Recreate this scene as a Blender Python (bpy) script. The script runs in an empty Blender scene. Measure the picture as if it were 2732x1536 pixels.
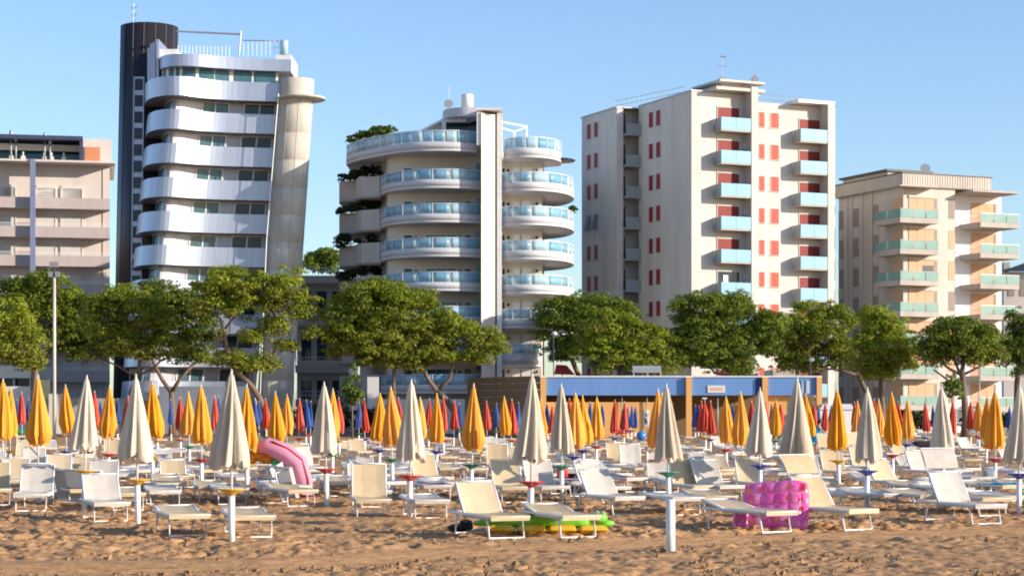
import bpy, math, random
import numpy as np
from mathutils import Vector, Matrix
random.seed(7); rng = np.random.default_rng(11)
R = math.radians
SC = bpy.context.scene
COL = SC.collection
# ------------------------------------------------------------------ camera, light, exposure
F, CX, HY, CZ = 5200.0, 1366.0, 1100.0, 2.0      # focal length in photo pixels, principal column, horizon row, eye height
cam = bpy.data.cameras.new('camera'); camo = bpy.data.objects.new('camera', cam); COL.objects.link(camo)
cam.sensor_width = 36; cam.lens = 36 * F / 2732; cam.clip_end = 6000; cam.clip_start = 0.5
camo.location = (0, 0, CZ); camo.rotation_euler = (R(90), 0, 0)
cam.shift_y = (HY - 768) / 2732
SC.camera = camo
SUN_EL, SUN_AZ = 16.5, 108.5                    # azimuth clockwise from +Y
W = bpy.data.worlds.new('World'); SC.world = W; W.use_nodes = True
nt = W.node_tree; bg = nt.nodes['Background']
sky = nt.nodes.new('ShaderNodeTexSky'); sky.sky_type = 'NISHITA'; sky.sun_disc = False
sky.sun_elevation = R(SUN_EL); sky.sun_rotation = R(SUN_AZ)
sky.altitude = 0; sky.air_density = 1.0; sky.dust_density = 0.5; sky.ozone_density = 1.8
tint = nt.nodes.new('ShaderNodeMix'); tint.data_type = 'RGBA'; tint.blend_type = 'MULTIPLY'; tint.inputs[0].default_value = 1.0
tint.inputs[7].default_value = (0.78, 0.865, 1.02, 1)
nt.links.new(sky.outputs[0], tint.inputs[6]); nt.links.new(tint.outputs[2], bg.inputs[0]); bg.inputs[1].default_value = 0.128
sl = bpy.data.lights.new('sun', 'SUN'); sl.energy = 4.1; sl.angle = R(0.5); sl.color = (1.0, 0.88, 0.73)
so = bpy.data.objects.new('sun', sl); COL.objects.link(so)
sd = Vector((math.cos(R(SUN_EL)) * math.sin(R(SUN_AZ)), math.cos(R(SUN_EL)) * math.cos(R(SUN_AZ)), math.sin(R(SUN_EL))))
so.rotation_euler = sd.to_track_quat('Z', 'Y').to_euler(); so.location = (60, -20, 60)
SC.view_settings.view_transform = 'Standard'; SC.view_settings.look = 'None'
SC.view_settings.exposure = 0.82; SC.view_settings.gamma = 1
SC.render.engine = 'CYCLES'
SC.cycles.max_bounces = 8; SC.cycles.diffuse_bounces = 5; SC.cycles.filter_width = 1.9; SC.cycles.transparent_max_bounces = 12

# ------------------------------------------------------------------ helpers
def WX(px, Y): return (px - CX) / F * Y
def WZ(py, Y): return CZ + (HY - py) / F * Y
def P(px, py, Y): return (WX(px, Y), Y, WZ(py, Y))
def nset(n, k, v):
    if k in n.inputs: n.inputs[k].default_value = v
def mat(name, col, rough=0.6, metal=0.0, col2=None, scale=1.0, streak=1.0, bump=0.0, bscale=20, transl=0.0, alpha=1.0, spec=0.5, world=False, mixlo=0.35, mixhi=0.7, fade=0.0):
    m = bpy.data.materials.new(name); m.use_nodes = True
    t = m.node_tree; b = t.nodes['Principled BSDF']; out = t.nodes['Material Output']
    nset(b, 'Base Color', (*col, 1)); nset(b, 'Roughness', rough); nset(b, 'Metallic', metal); nset(b, 'Alpha', alpha); nset(b, 'Specular IOR Level', spec)
    tc = t.nodes.new('ShaderNodeTexCoord'); co = tc.outputs['Object']
    if world: co = t.nodes.new('ShaderNodeNewGeometry').outputs['Position']
    colout = None
    if col2 is not None:
        mp = t.nodes.new('ShaderNodeMapping'); mp.inputs['Scale'].default_value = (1, 1, 1 / streak)
        t.links.new(co, mp.inputs[0])
        nz = t.nodes.new('ShaderNodeTexNoise'); nz.inputs['Scale'].default_value = scale; nz.inputs['Detail'].default_value = 6; nz.inputs['Roughness'].default_value = 0.65
        t.links.new(mp.outputs[0], nz.inputs['Vector'])
        rp = t.nodes.new('ShaderNodeValToRGB'); rp.color_ramp.elements[0].position = mixlo; rp.color_ramp.elements[1].position = mixhi
        rp.color_ramp.elements[0].color = (*col, 1); rp.color_ramp.elements[1].color = (*col2, 1)
        t.links.new(nz.outputs['Fac'], rp.inputs[0]); t.links.new(rp.outputs[0], b.inputs['Base Color']); colout = rp.outputs[0]
    if bump > 0:
        nb = t.nodes.new('ShaderNodeTexNoise'); nb.inputs['Scale'].default_value = bscale; nb.inputs['Detail'].default_value = 5
        t.links.new(co, nb.inputs['Vector'])
        bp = t.nodes.new('ShaderNodeBump'); bp.inputs['Strength'].default_value = bump; bp.inputs['Distance'].default_value = 0.02
        t.links.new(nb.outputs['Fac'], bp.inputs['Height']); t.links.new(bp.outputs[0], b.inputs['Normal'])
    if fade > 0:
        oi_ = t.nodes.new('ShaderNodeObjectInfo'); hs = t.nodes.new('ShaderNodeHueSaturation'); mr = t.nodes.new('ShaderNodeMapRange')
        mr.inputs[3].default_value = 1 - fade; mr.inputs[4].default_value = 1 + fade * .4; t.links.new(oi_.outputs['Random'], mr.inputs[0]); t.links.new(mr.outputs[0], hs.inputs['Value'])
        mr2 = t.nodes.new('ShaderNodeMapRange'); mr2.inputs[3].default_value = 1.0; mr2.inputs[4].default_value = 1 - fade; t.links.new(oi_.outputs['Random'], mr2.inputs[0]); t.links.new(mr2.outputs[0], hs.inputs['Saturation'])
        t.links.new(colout, hs.inputs['Color']); t.links.new(hs.outputs[0], b.inputs['Base Color']); colout = hs.outputs[0]
    if transl > 0:
        tr = t.nodes.new('ShaderNodeBsdfTranslucent'); tr.inputs[0].default_value = (*col, 1)
        if colout: t.links.new(colout, tr.inputs[0])
        mx = t.nodes.new('ShaderNodeMixShader'); mx.inputs[0].default_value = transl
        t.links.new(b.outputs[0], mx.inputs[1]); t.links.new(tr.outputs[0], mx.inputs[2]); t.links.new(mx.outputs[0], out.inputs[0])
    return m

class MB:
    def __init__(s): s.v = []; s.f = []; s.m = []; s.cur = 0; s.smooth = []; s.sm = False
    def pts(s, pts): b = len(s.v); s.v.extend([tuple(p) for p in pts]); return b
    def face(s, idx): s.f.append(tuple(idx)); s.m.append(s.cur); s.smooth.append(s.sm)
    def poly(s, pts): b = s.pts(pts); s.face(range(b, b + len(pts)))
    def hexa(s, lo, hi):
        b = s.pts(list(lo) + list(hi))
        for q in ((3, 2, 1, 0), (4, 5, 6, 7), (0, 1, 5, 4), (1, 2, 6, 5), (2, 3, 7, 6), (3, 0, 4, 7)): s.face([b + i for i in q])
    def box(s, x0, x1, y0, y1, z0, z1, fr=None):
        lo = [(x0, y0, z0), (x1, y0, z0), (x1, y1, z0), (x0, y1, z0)]; hi = [(p[0], p[1], z1) for p in lo]
        if fr: lo = [fr(*p) for p in lo]; hi = [fr(*p) for p in hi]
        s.hexa(lo, hi); return s
    def prism(s, pl, z0, z1, sh=0.0, zr=0.0):
        n = len(pl); a = s.pts([(x + sh * (z0 - zr), y, z0) for x, y in pl]); b = s.pts([(x + sh * (z1 - zr), y, z1) for x, y in pl])
        s.face([a + i for i in reversed(range(n))]); s.face([b + i for i in range(n)])
        for i in range(n): j = (i + 1) % n; s.face((a + i, a + j, b + j, b + i))
        return s
    def strip(s, pts, z0, z1, th, sh=0.0, zr=0.0):
        # thin solid along a plan path; th is added to the left of travel
        n = len(pts); off = []
        for i, (x, y) in enumerate(pts):
            a = pts[max(0, i - 1)]; b = pts[min(n - 1, i + 1)]; dx, dy = b[0] - a[0], b[1] - a[1]; l = math.hypot(dx, dy) or 1
            off.append((x - dy / l * th, y + dx / l * th))
        for i in range(n - 1):
            q = [pts[i], pts[i + 1], off[i + 1], off[i]]
            lo = [(x + sh * (z0 - zr), y, z0) for x, y in q]; hi = [(x + sh * (z1 - zr), y, z1) for x, y in q]
            b = s.pts(lo + hi)
            fs = [(4, 5, 6, 7), (3, 2, 1, 0), (0, 1, 5, 4), (2, 3, 7, 6)]
            if i == 0: fs.append((3, 0, 4, 7))
            if i == n - 2: fs.append((1, 2, 6, 5))
            for f in fs: s.face([b + k for k in f])
        return s
    def tube(s, pts, r, n=6, caps=True):
        pts = [Vector(p) for p in pts]; rr = r if isinstance(r, (list, tuple)) else [r] * len(pts); rings = []
        for i, p in enumerate(pts):
            d = (pts[min(i + 1, len(pts) - 1)] - pts[max(i - 1, 0)]); d = d.normalized() if d.length > 1e-9 else Vector((0, 0, 1))
            u = d.cross(Vector((0, 0, 1))) if abs(d.z) < 0.9 else d.cross(Vector((1, 0, 0))); u.normalize(); w = d.cross(u)
            rings.append(s.pts([p + (u * math.cos(2 * math.pi * k / n) + w * math.sin(2 * math.pi * k / n)) * rr[i] for k in range(n)]))
        o = s.sm; s.sm = n > 5
        for a, b in zip(rings, rings[1:]):
            for k in range(n): j = (k + 1) % n; s.face((a + k, a + j, b + j, b + k))
        s.sm = o
        if caps: s.face([rings[0] + k for k in reversed(range(n))]); s.face([rings[-1] + k for k in range(n)])
        return s
    def lathe(s, c, prof, n=16, sh=0.0, zr=0.0):
        o = s.sm; s.sm = True; rings = []
        for r, z in prof: rings.append(s.pts([(c[0] + r * math.cos(2 * math.pi * k / n) + sh * (z - zr), c[1] + r * math.sin(2 * math.pi * k / n), z) for k in range(n)]))
        for a, b in zip(rings, rings[1:]):
            for k in range(n): j = (k + 1) % n; s.face((a + k, a + j, b + j, b + k))
        s.sm = o; s.face([rings[0] + k for k in reversed(range(n))]); s.face([rings[-1] + k for k in range(n)])
        return s
    def ball(s, c, rx, ry, rz, n=12, m=8):
        o = s.sm; s.sm = True; top = s.pts([(c[0], c[1], c[2] + rz)]); bot = s.pts([(c[0], c[1], c[2] - rz)]); rings = []
        for i in range(1, m):
            ph = math.pi * i / m
            rings.append(s.pts([(c[0] + rx * math.sin(ph) * math.cos(2 * math.pi * k / n), c[1] + ry * math.sin(ph) * math.sin(2 * math.pi * k / n), c[2] + rz * math.cos(ph)) for k in range(n)]))
        for k in range(n):
            j = (k + 1) % n; s.face((top, rings[0] + k, rings[0] + j)); s.face((bot, rings[-1] + j, rings[-1] + k))
            for a, b in zip(rings, rings[1:]): s.face((a + k, b + k, b + j, a + j))
        s.sm = o; return s
    def build(s, name, mats, parent=None, off=None):
        if off is None:
            off = Vector((0, 0, 0)); q = parent
            while q is not None: off = off + q.location; q = q.parent
        me = bpy.data.meshes.new(name)
        me.from_pydata([(x - off[0], y - off[1], z - off[2]) for x, y, z in s.v], [], s.f)
        ms = mats if isinstance(mats, (list, tuple)) else [mats]
        for m in ms: me.materials.append(m)
        me.polygons.foreach_set('material_index', [min(i, len(ms) - 1) for i in s.m])
        me.polygons.foreach_set('use_smooth', s.smooth); me.update()
        o = bpy.data.objects.new(name, me); COL.objects.link(o)
        if parent is not None: o.parent = parent
        return o
def me_of(mb, name, mats): o = mb.build(name, mats, None, (0, 0, 0)); me = o.data; bpy.data.objects.remove(o); return me
def tag(o, label=None, cat=None, group=None, kind=None):
    if label: o['label'] = label
    if cat: o['category'] = cat
    if group: o['group'] = group
    if kind: o['kind'] = kind
    return o
def thing(name, label, cat, loc, group=None):
    o = bpy.data.objects.new(name, None); COL.objects.link(o); o.location = loc; o.empty_display_size = 0.2
    return tag(o, label, cat, group)
def rebase(o):
    # a single mesh thing: put its origin at its base
    me = o.data; n = len(me.vertices); a = np.empty(n * 3); me.vertices.foreach_get('co', a); a = a.reshape(-1, 3)
    c = np.array([(a[:, 0].min() + a[:, 0].max()) / 2, (a[:, 1].min() + a[:, 1].max()) / 2, a[:, 2].min()]); a -= c
    me.vertices.foreach_set('co', a.ravel()); o.location = Vector(c) + o.location; return o
def chaikin(p, it=2):
    for _ in range(it):
        q = [p[0]]
        for a, b in zip(p, p[1:]):
            q.append((a[0] * .75 + b[0] * .25, a[1] * .75 + b[1] * .25)); q.append((a[0] * .25 + b[0] * .75, a[1] * .25 + b[1] * .75))
        q.append(p[-1]); p = q
    return p
def resample(p, step=None, n=None):
    L = [0]
    for a, b in zip(p, p[1:]): L.append(L[-1] + math.hypot(b[0] - a[0], b[1] - a[1]))
    n = n or max(1, round(L[-1] / step)); xs = np.interp(np.linspace(0, L[-1], n + 1), L, [q[0] for q in p]); ys = np.interp(np.linspace(0, L[-1], n + 1), L, [q[1] for q in p])
    return list(zip(xs, ys))
def inset(pts, th):
    n = len(pts); r = []
    for i, (x, y) in enumerate(pts):
        a = pts[max(0, i - 1)]; b = pts[min(n - 1, i + 1)]; dx, dy = b[0] - a[0], b[1] - a[1]; l = math.hypot(dx, dy) or 1
        r.append((x - dy / l * th, y + dx / l * th))
    return r
class Frame:
    def __init__(s, px, Y, deg): s.o = (WX(px, Y), Y); s.c = math.cos(R(deg)); s.s = math.sin(R(deg))
    def __call__(s, x, y, z): return (s.o[0] + x * s.c - y * s.s, s.o[1] + x * s.s + y * s.c, z)
    def xat(s, px, y): k = (px - CX) / F; return (k * (s.o[1] + y * s.c) - s.o[0] + y * s.s) / (s.c - k * s.s)
    def yat(s, px, x): k = (px - CX) / F; return (s.o[0] + x * s.c - k * (s.o[1] + x * s.s)) / (s.s + k * s.c)
    def Y(s, x, y): return s.o[1] + x * s.s + y * s.c
    def z(s, py, x, y): return WZ(py, s.Y(x, y))
    def loc(s, x=0, y=0): return s(x, y, 0)

# ------------------------------------------------------------------ materials
M = {}
M['sand'] = mat('sand', (0.52, 0.295, 0.14), 0.95, col2=(0.27, 0.145, 0.068), scale=3.2, bump=0.6, bscale=14, spec=0.15, world=True, mixlo=0.38, mixhi=0.68)
M['track'] = M['sand']
M['white'] = mat('white_paint', (0.80, 0.79, 0.77), 0.4, col2=(0.66, 0.64, 0.61), scale=3)
M['alu'] = mat('white_aluminium', (0.78, 0.77, 0.76), 0.35, metal=0.0)
M['cream_fab'] = mat('cream_fabric', (0.68, 0.52, 0.30), 0.85, col2=(0.59, 0.44, 0.25), scale=6, bump=0.2, bscale=60, transl=0.15, fade=0.14)
M['white_fab'] = mat('white_fabric', (0.66, 0.60, 0.52), 0.85, col2=(0.55, 0.50, 0.43), scale=5, bump=0.2, bscale=60, transl=0.12, fade=0.14)
M['tan_fab'] = mat('tan_fabric', (0.62, 0.48, 0.34), 0.85, col2=(0.52, 0.40, 0.28), scale=5, transl=0.12)
M['can_cream'] = mat('cream_canopy', (0.78, 0.67, 0.51), 0.85, col2=(0.66, 0.55, 0.41), scale=3, streak=5, bump=0.3, bscale=25, transl=0.22, fade=0.16)
M['can_yellow'] = mat('orange_yellow_canopy', (0.95, 0.47, 0.010), 0.75, col2=(0.92, 0.36, 0.008), scale=3, streak=5, bump=0.3, bscale=25, transl=0.28, fade=0.07)
M['can_red'] = mat('red_canopy', (0.76, 0.08, 0.02), 0.75, col2=(0.62, 0.035, 0.015), scale=3, streak=4, transl=0.22, fade=0.08)
M['can_blue'] = mat('blue_canopy', (0.02, 0.10, 0.42), 0.75, col2=(0.012, 0.06, 0.28), scale=3, streak=4, transl=0.15, fade=0.16)
M['tr_yellow'] = mat('yellow_plastic', (0.80, 0.45, 0.01), 0.35)
M['tr_red'] = mat('red_plastic', (0.62, 0.03, 0.015), 0.35)
M['tr_green'] = mat('green_plastic', (0.02, 0.25, 0.12), 0.35)
M['tr_blue'] = mat('blue_plastic', (0.03, 0.035, 0.33), 0.35)
M['bark'] = mat('pine_bark', (0.22, 0.15, 0.105), 0.9, col2=(0.10, 0.068, 0.05), scale=2.5, streak=3, bump=0.8, bscale=6)
M['wall_b1'] = mat('beige_render', (0.66, 0.58, 0.52), 0.9, col2=(0.57, 0.50, 0.45), scale=0.6, streak=3)
M['band_b1'] = mat('pinkish_beige_render', (0.52, 0.44, 0.41), 0.9, col2=(0.43, 0.36, 0.335), scale=0.5, streak=4)
M['shutter_w'] = mat('pale_roller_shutter', (0.66, 0.62, 0.58), 0.7, col2=(0.58, 0.55, 0.52), scale=2)
M['fin_b'] = mat('blue_grey_paint', (0.20, 0.24, 0.38), 0.6, col2=(0.15, 0.18, 0.30), scale=0.7)
M['navy'] = mat('navy_metal', (0.04, 0.05, 0.10), 0.5)
M['silver'] = mat('silver_panel', (0.42, 0.46, 0.56), 0.38, metal=0.6, col2=(0.36, 0.40, 0.50), scale=0.5, streak=6)
M['silver_d'] = mat('silver_siding', (0.40, 0.40, 0.45), 0.4, metal=0.35, col2=(0.32, 0.32, 0.37), scale=0.8, streak=0.2)
M['bronze'] = mat('dark_bronze_cladding', (0.060, 0.052, 0.060), 0.32, metal=0.5, col2=(0.035, 0.033, 0.042), scale=0.5, streak=8)
M['concrete'] = mat('board_marked_concrete', (0.58, 0.54, 0.47), 0.85, col2=(0.40, 0.365, 0.31), scale=0.7, streak=3, bump=0.3, bscale=3)
M['glass_d'] = mat('dark_window_glass', (0.012, 0.022, 0.035), 0.06, spec=0.35, col2=(0.04, 0.06, 0.085), scale=0.4)
M['glass_t'] = mat('teal_window_glass', (0.03, 0.10, 0.13), 0.06, spec=0.4, col2=(0.09, 0.18, 0.21), scale=0.8, streak=4)
M['glass_b'] = mat('blue_balcony_glass', (0.16, 0.40, 0.58), 0.10, spec=0.8, alpha=0.72, col2=(0.34, 0.56, 0.68), scale=0.5)
M['glass_p'] = mat('pale_balcony_glass', (0.42, 0.62, 0.72), 0.2, spec=0.6, alpha=0.8)
M['glass_o'] = mat('opal_blue_panel', (0.24, 0.46, 0.60), 0.25, spec=0.6, col2=(0.20, 0.41, 0.56), scale=0.6)
M['glass_g'] = mat('green_tinted_glass', (0.26, 0.44, 0.39), 0.15, spec=0.7, alpha=0.8, col2=(0.20, 0.36, 0.33), scale=0.5)
M['wall_b3'] = mat('ivory_render', (0.74, 0.66, 0.57), 0.85, col2=(0.66, 0.58, 0.50), scale=0.5, streak=3)
M['band_b3'] = mat('pale_lilac_white_parapet', (0.60, 0.60, 0.62), 0.7, col2=(0.50, 0.50, 0.53), scale=0.4, streak=4)
M['plant_b3'] = mat('beige_planter_wall', (0.60, 0.54, 0.49), 0.9, col2=(0.50, 0.45, 0.41), scale=0.6, streak=3)
M['wall_b4'] = mat('light_grey_beige_render', (0.64, 0.60, 0.55), 0.9, col2=(0.50, 0.465, 0.43), scale=0.45, streak=7)
M['side_b4'] = mat('warm_grey_render', (0.56, 0.51, 0.46), 0.9, col2=(0.50, 0.45, 0.41), scale=0.35, streak=4)
M['red_sh'] = mat('orange_red_shutter', (0.55, 0.055, 0.02), 0.6, col2=(0.46, 0.04, 0.02), scale=2)
M['dred_sh'] = mat('dark_red_roller_shutter', (0.27, 0.022, 0.018), 0.65, col2=(0.20, 0.016, 0.014), scale=1.5)
M['grey_rail'] = mat('grey_side_panel', (0.30, 0.33, 0.34), 0.6)
M['wall_b5'] = mat('warm_beige_render', (0.61, 0.545, 0.475), 0.9, col2=(0.49, 0.435, 0.385), scale=0.4, streak=4)
M['wwall_b5'] = mat('white_lilac_render', (0.78, 0.75, 0.75), 0.9, col2=(0.70, 0.68, 0.68), scale=0.4, streak=4)
M['peach'] = mat('peach_roller_shutter', (0.66, 0.38, 0.23), 0.75, col2=(0.60, 0.34, 0.21), scale=1.2, streak=0.2)
M['slab_b5'] = mat('grey_beige_concrete', (0.48, 0.43, 0.38), 0.9, col2=(0.39, 0.35, 0.31), scale=0.6, streak=3)
M['shade_w'] = mat('brown_grey_shutter', (0.30, 0.24, 0.20), 0.8)
M['dark'] = mat('dark_metal', (0.03, 0.03, 0.035), 0.5)
M['grey'] = mat('grey_metal', (0.35, 0.36, 0.38), 0.45, metal=0.3)
M['blue_f'] = mat('sky_blue_fascia', (0.12, 0.26, 0.56), 0.6, col2=(0.15, 0.30, 0.60), scale=0.5, streak=4)
M['navy_f'] = mat('navy_blue_panel', (0.02, 0.045, 0.20), 0.6)
M['orange_w'] = mat('orange_render', (0.78, 0.42, 0.14), 0.85, col2=(0.70, 0.36, 0.11), scale=0.6, streak=3)
M['brown_w'] = mat('brown_plank', (0.27, 0.17, 0.09), 0.85, col2=(0.20, 0.12, 0.065), scale=1.2, streak=0.2)
M['sign'] = mat('cream_sign_board', (0.78, 0.72, 0.62), 0.6)
M['inkr'] = mat('faded_red_ink', (0.55, 0.18, 0.14), 0.7)
M['inkb'] = mat('dark_ink', (0.05, 0.06, 0.09), 0.7)
M['pink'] = mat('magenta_vinyl', (0.88, 0.10, 0.48), 0.22, col2=(0.92, 0.45, 0.74), scale=5, transl=0.5)
M['pink2'] = mat('light_magenta_vinyl', (0.86, 0.22, 0.60), 0.2, col2=(0.80, 0.10, 0.50), scale=5, transl=0.4)
M['pinkl'] = mat('pink_vinyl', (0.85, 0.38, 0.52), 0.3, transl=0.25)
M['violet'] = mat('violet_print', (0.22, 0.09, 0.55), 0.4)
M['lime'] = mat('lime_vinyl', (0.28, 0.72, 0.06), 0.25, col2=(0.16, 0.52, 0.05), scale=2, transl=0.2)
M['yvinyl'] = mat('yellow_vinyl', (0.90, 0.58, 0.05), 0.3, transl=0.2)
M['bvinyl'] = mat('pale_blue_vinyl', (0.35, 0.52, 0.62), 0.3)
M['ovinyl'] = mat('orange_vinyl', (0.85, 0.32, 0.02), 0.35, transl=0.2)
M['gvinyl'] = mat('green_vinyl', (0.03, 0.38, 0.07), 0.35)
M['redv'] = mat('crimson_vinyl', (0.55, 0.02, 0.04), 0.4)
M['ballb'] = mat('blue_vinyl', (0.03, 0.22, 0.60), 0.3)
M['black'] = mat('black_cloth', (0.015, 0.015, 0.018), 0.9)
M['cyan'] = mat('turquoise_cloth', (0.02, 0.42, 0.55), 0.8, col2=(0.015, 0.34, 0.46), scale=8)
M['skin'] = mat('skin', (0.52, 0.29, 0.19), 0.6)
M['hair'] = mat('brown_hair', (0.09, 0.045, 0.02), 0.7)
M['awn'] = mat('red_awning', (0.55, 0.05, 0.03), 0.8)
M['pave'] = mat('promenade_paving', (0.32, 0.28, 0.24), 0.9, col2=(0.26, 0.23, 0.20), scale=1, world=True)
M['brick'] = mat('terracotta_panel', (0.62, 0.25, 0.12), 0.85, col2=(0.52, 0.20, 0.10), scale=2)
M['curtain'] = mat('white_curtain', (0.80, 0.78, 0.74), 0.8)

def leafmat(name, c1, c2, dead):
    m = bpy.data.materials.new(name); m.use_nodes = True; t = m.node_tree; b = t.nodes['Principled BSDF']; out = t.nodes['Material Output']
    at = t.nodes.new('ShaderNodeAttribute'); at.attribute_name = 'tint'
    sp = t.nodes.new('ShaderNodeSeparateXYZ'); t.links.new(at.outputs['Vector'], sp.inputs[0])
    m1 = t.nodes.new('ShaderNodeMix'); m1.data_type = 'RGBA'; m1.inputs[6].default_value = (*c1, 1); m1.inputs[7].default_value = (*c2, 1); t.links.new(sp.outputs[0], m1.inputs[0])
    m2 = t.nodes.new('ShaderNodeMix'); m2.data_type = 'RGBA'; m2.inputs[7].default_value = (*dead, 1); t.links.new(m1.outputs[2], m2.inputs[6]); t.links.new(sp.outputs[1], m2.inputs[0])
    t.links.new(m2.outputs[2], b.inputs['Base Color']); nset(b, 'Roughness', 0.65); nset(b, 'Specular IOR Level', 0.25)
    tr = t.nodes.new('ShaderNodeBsdfTranslucent'); t.links.new(m2.outputs[2], tr.inputs[0])
    mx = t.nodes.new('ShaderNodeMixShader'); mx.inputs[0].default_value = 0.4
    t.links.new(b.outputs[0], mx.inputs[1]); t.links.new(tr.outputs[0], mx.inputs[2]); t.links.new(mx.outputs[0], out.inputs[0])
    return m
M['pine'] = leafmat('pine_needles', (0.115, 0.165, 0.014), (0.35, 0.40, 0.032), (0.20, 0.13, 0.06))
M['pine_d'] = leafmat('dark_pine_needles', (0.075, 0.125, 0.016), (0.26, 0.32, 0.03), (0.12, 0.09, 0.045))
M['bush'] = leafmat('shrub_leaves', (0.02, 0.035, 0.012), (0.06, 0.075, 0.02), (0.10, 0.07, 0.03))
M['sapl'] = leafmat('fresh_leaves', (0.08, 0.14, 0.02), (0.16, 0.24, 0.03), (0.16, 0.12, 0.05))

# ------------------------------------------------------------------ the ground
def vnoise(x, y, seed, wl):
    r = np.random.default_rng(seed); N = 256; g = r.random((N, N))
    u = x / wl; v = y / wl; i = np.floor(u).astype(int); j = np.floor(v).astype(int); fu = u - i; fv = v - j
    fu = fu * fu * (3 - 2 * fu); fv = fv * fv * (3 - 2 * fv)
    a = g[i % N, j % N]; b = g[(i + 1) % N, j % N]; c = g[i % N, (j + 1) % N]; d = g[(i + 1) % N, (j + 1) % N]
    return (a * (1 - fu) + b * fu) * (1 - fv) + (c * (1 - fu) + d * fu) * fv
TRX = [-14, -6.6, -3.3, 0, 3.8, 8.8, 16]; TRY = [24.6, 25.2, 26.0, 28.7, 31.3, 33.3, 35]
def sand_height(X, Y):
    xr = X * 0.92 + Y * 0.39; yr = -X * 0.39 + Y * 0.92
    wx = xr + 0.35 * (vnoise(X, Y, 21, 0.6) - .5); wy = yr + 0.35 * (vnoise(X, Y, 22, 0.6) - .5)
    h = 0.04 * (vnoise(X, Y, 1, 2.6) - .5)
    a = vnoise(wx * .8, wy * 1.3, 2, 0.19); b = vnoise(wx, wy, 3, 0.12); c = vnoise(xr, yr, 4, 0.08)
    pits = -np.clip(0.46 - a, 0, 1) * 0.22 + np.clip(a - 0.52, 0, 1) * 0.13
    rough = pits * 1.1 + 0.115 * (b - .5) + 0.085 * (c - .5) - 0.10 * np.clip(.22 - np.abs(vnoise(xr, yr * 1.4, 14, .34) - .5), 0, 1) * (vnoise(X, Y, 15, 1.1) > .45)
    tc = np.interp(X, TRX, TRY); d = np.abs(Y - tc) / 1.0
    mask = np.clip((d - np.interp(X, [-8, 0, 9], [1.5, 1.0, .85])) * 2.2 + 0.8 * (vnoise(X, Y, 9, 0.7) - .5), 0.03, 1.0)
    amp = 0.28 + 0.48 * vnoise(X, Y, 6, 3.1)
    amp = np.where(Y < tc, amp * 0.62, amp)
    ridge = 0.022 * np.sin((Y - tc) * 22 + 1.5 * vnoise(X, Y, 44, 2.5)) * np.clip(1.5 - d, 0, 1)
    return h * np.clip(mask, 0.2, 1) - 0.035 * (1 - mask) + rough * mask * amp + ridge
ks = np.linspace(-0.40, 0.40, 620)
ys = list(np.linspace(4, 22.5, 20)) + list(np.arange(22.8, 44, 0.055))
y = 44.0; st = 0.056
while y < 172: ys.append(y); st *= 1.022; y += min(st, 1.2)
ys = np.array(ys); KK, YY = np.meshgrid(ks, ys); XX = KK * YY * (1 + 0.25 * (YY > 1e9)); XX = KK * np.maximum(YY, 24)
ZZ = sand_height(XX, YY) * np.interp(YY, [4, 60, 110, 170], [1, 1, 0.8, 0.5])
nr, nc = XX.shape; me = bpy.data.meshes.new('sand'); me.vertices.add(nr * nc)
me.vertices.foreach_set('co', np.stack([XX, YY, ZZ], -1).ravel().astype(np.float32))
idx = np.arange(nr * nc).reshape(nr, nc); q = np.stack([idx[:-1, :-1], idx[:-1, 1:], idx[1:, 1:], idx[1:, :-1]], -1).reshape(-1, 4)
def fill_quads(me, q):
    n = len(q); me.loops.add(n * 4); me.loops.foreach_set('vertex_index', q.ravel().astype(np.int32)); me.polygons.add(n)
    me.polygons.foreach_set('loop_start', np.arange(0, n * 4, 4, dtype=np.int32)); me.polygons.foreach_set('loop_total', np.full(n, 4, dtype=np.int32)); me.update(calc_edges=True)
fill_quads(me, q); me.polygons.foreach_set('use_smooth', np.ones(len(q), dtype=bool)); me.materials.append(M['sand'])
o = bpy.data.objects.new('sand_beach', me); COL.objects.link(o); tag(o, kind='structure')
g = MB(); g.poly([(-2500, -200, -0.35), (2500, -200, -0.35), (2500, 4800, -0.35), (-2500, 4800, -0.35)])
tag(g.build('ground', M['sand']), kind='structure')
g = MB(); g.box(-120, 120, 171, 330, -0.3, 0.12); tag(g.build('promenade', M['pave']), kind='structure')

n_ = 5200; yy_ = 23.6 + (rng.random(n_) ** 1.7) * 34; xx_ = (rng.random(n_) * 2 - 1) * .31 * yy_
tcc = np.interp(xx_, TRX, TRY); keep = (np.abs(yy_ - tcc) > 0.9) & (vnoise(xx_, yy_, 33, 1.6) > .42); xx_, yy_ = xx_[keep], yy_[keep]; zz_ = sand_height(xx_, yy_)
V = []; Q4 = []
for x_, y_, z_0 in zip(xx_, yy_, zz_):
    r_ = .018 + .05 * rng.random() ** 3; b_ = len(V); a_ = rng.random() * 6.28; e_ = .6 + .8 * rng.random()
    for k_ in range(5): t_ = a_ + 6.283 * k_ / 5; q_ = r_ * (0.7 + .5 * rng.random()); V.append((x_ + q_ * math.cos(t_) * e_, y_ + q_ * math.sin(t_), z_0 - .01))
    for k_ in range(5): t_ = a_ + .3 + 6.283 * k_ / 5; q_ = .6 * r_ * (0.7 + .5 * rng.random()); V.append((x_ + q_ * math.cos(t_) * e_, y_ + q_ * math.sin(t_), z_0 + r_ * (.4 + .5 * rng.random())))
    for k_ in range(5): j_ = (k_ + 1) % 5; Q4.append((b_ + k_, b_ + j_, b_ + 5 + j_, b_ + 5 + k_))
    Q4.append(tuple(b_ + 5 + k_ for k_ in range(5)))
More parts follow.
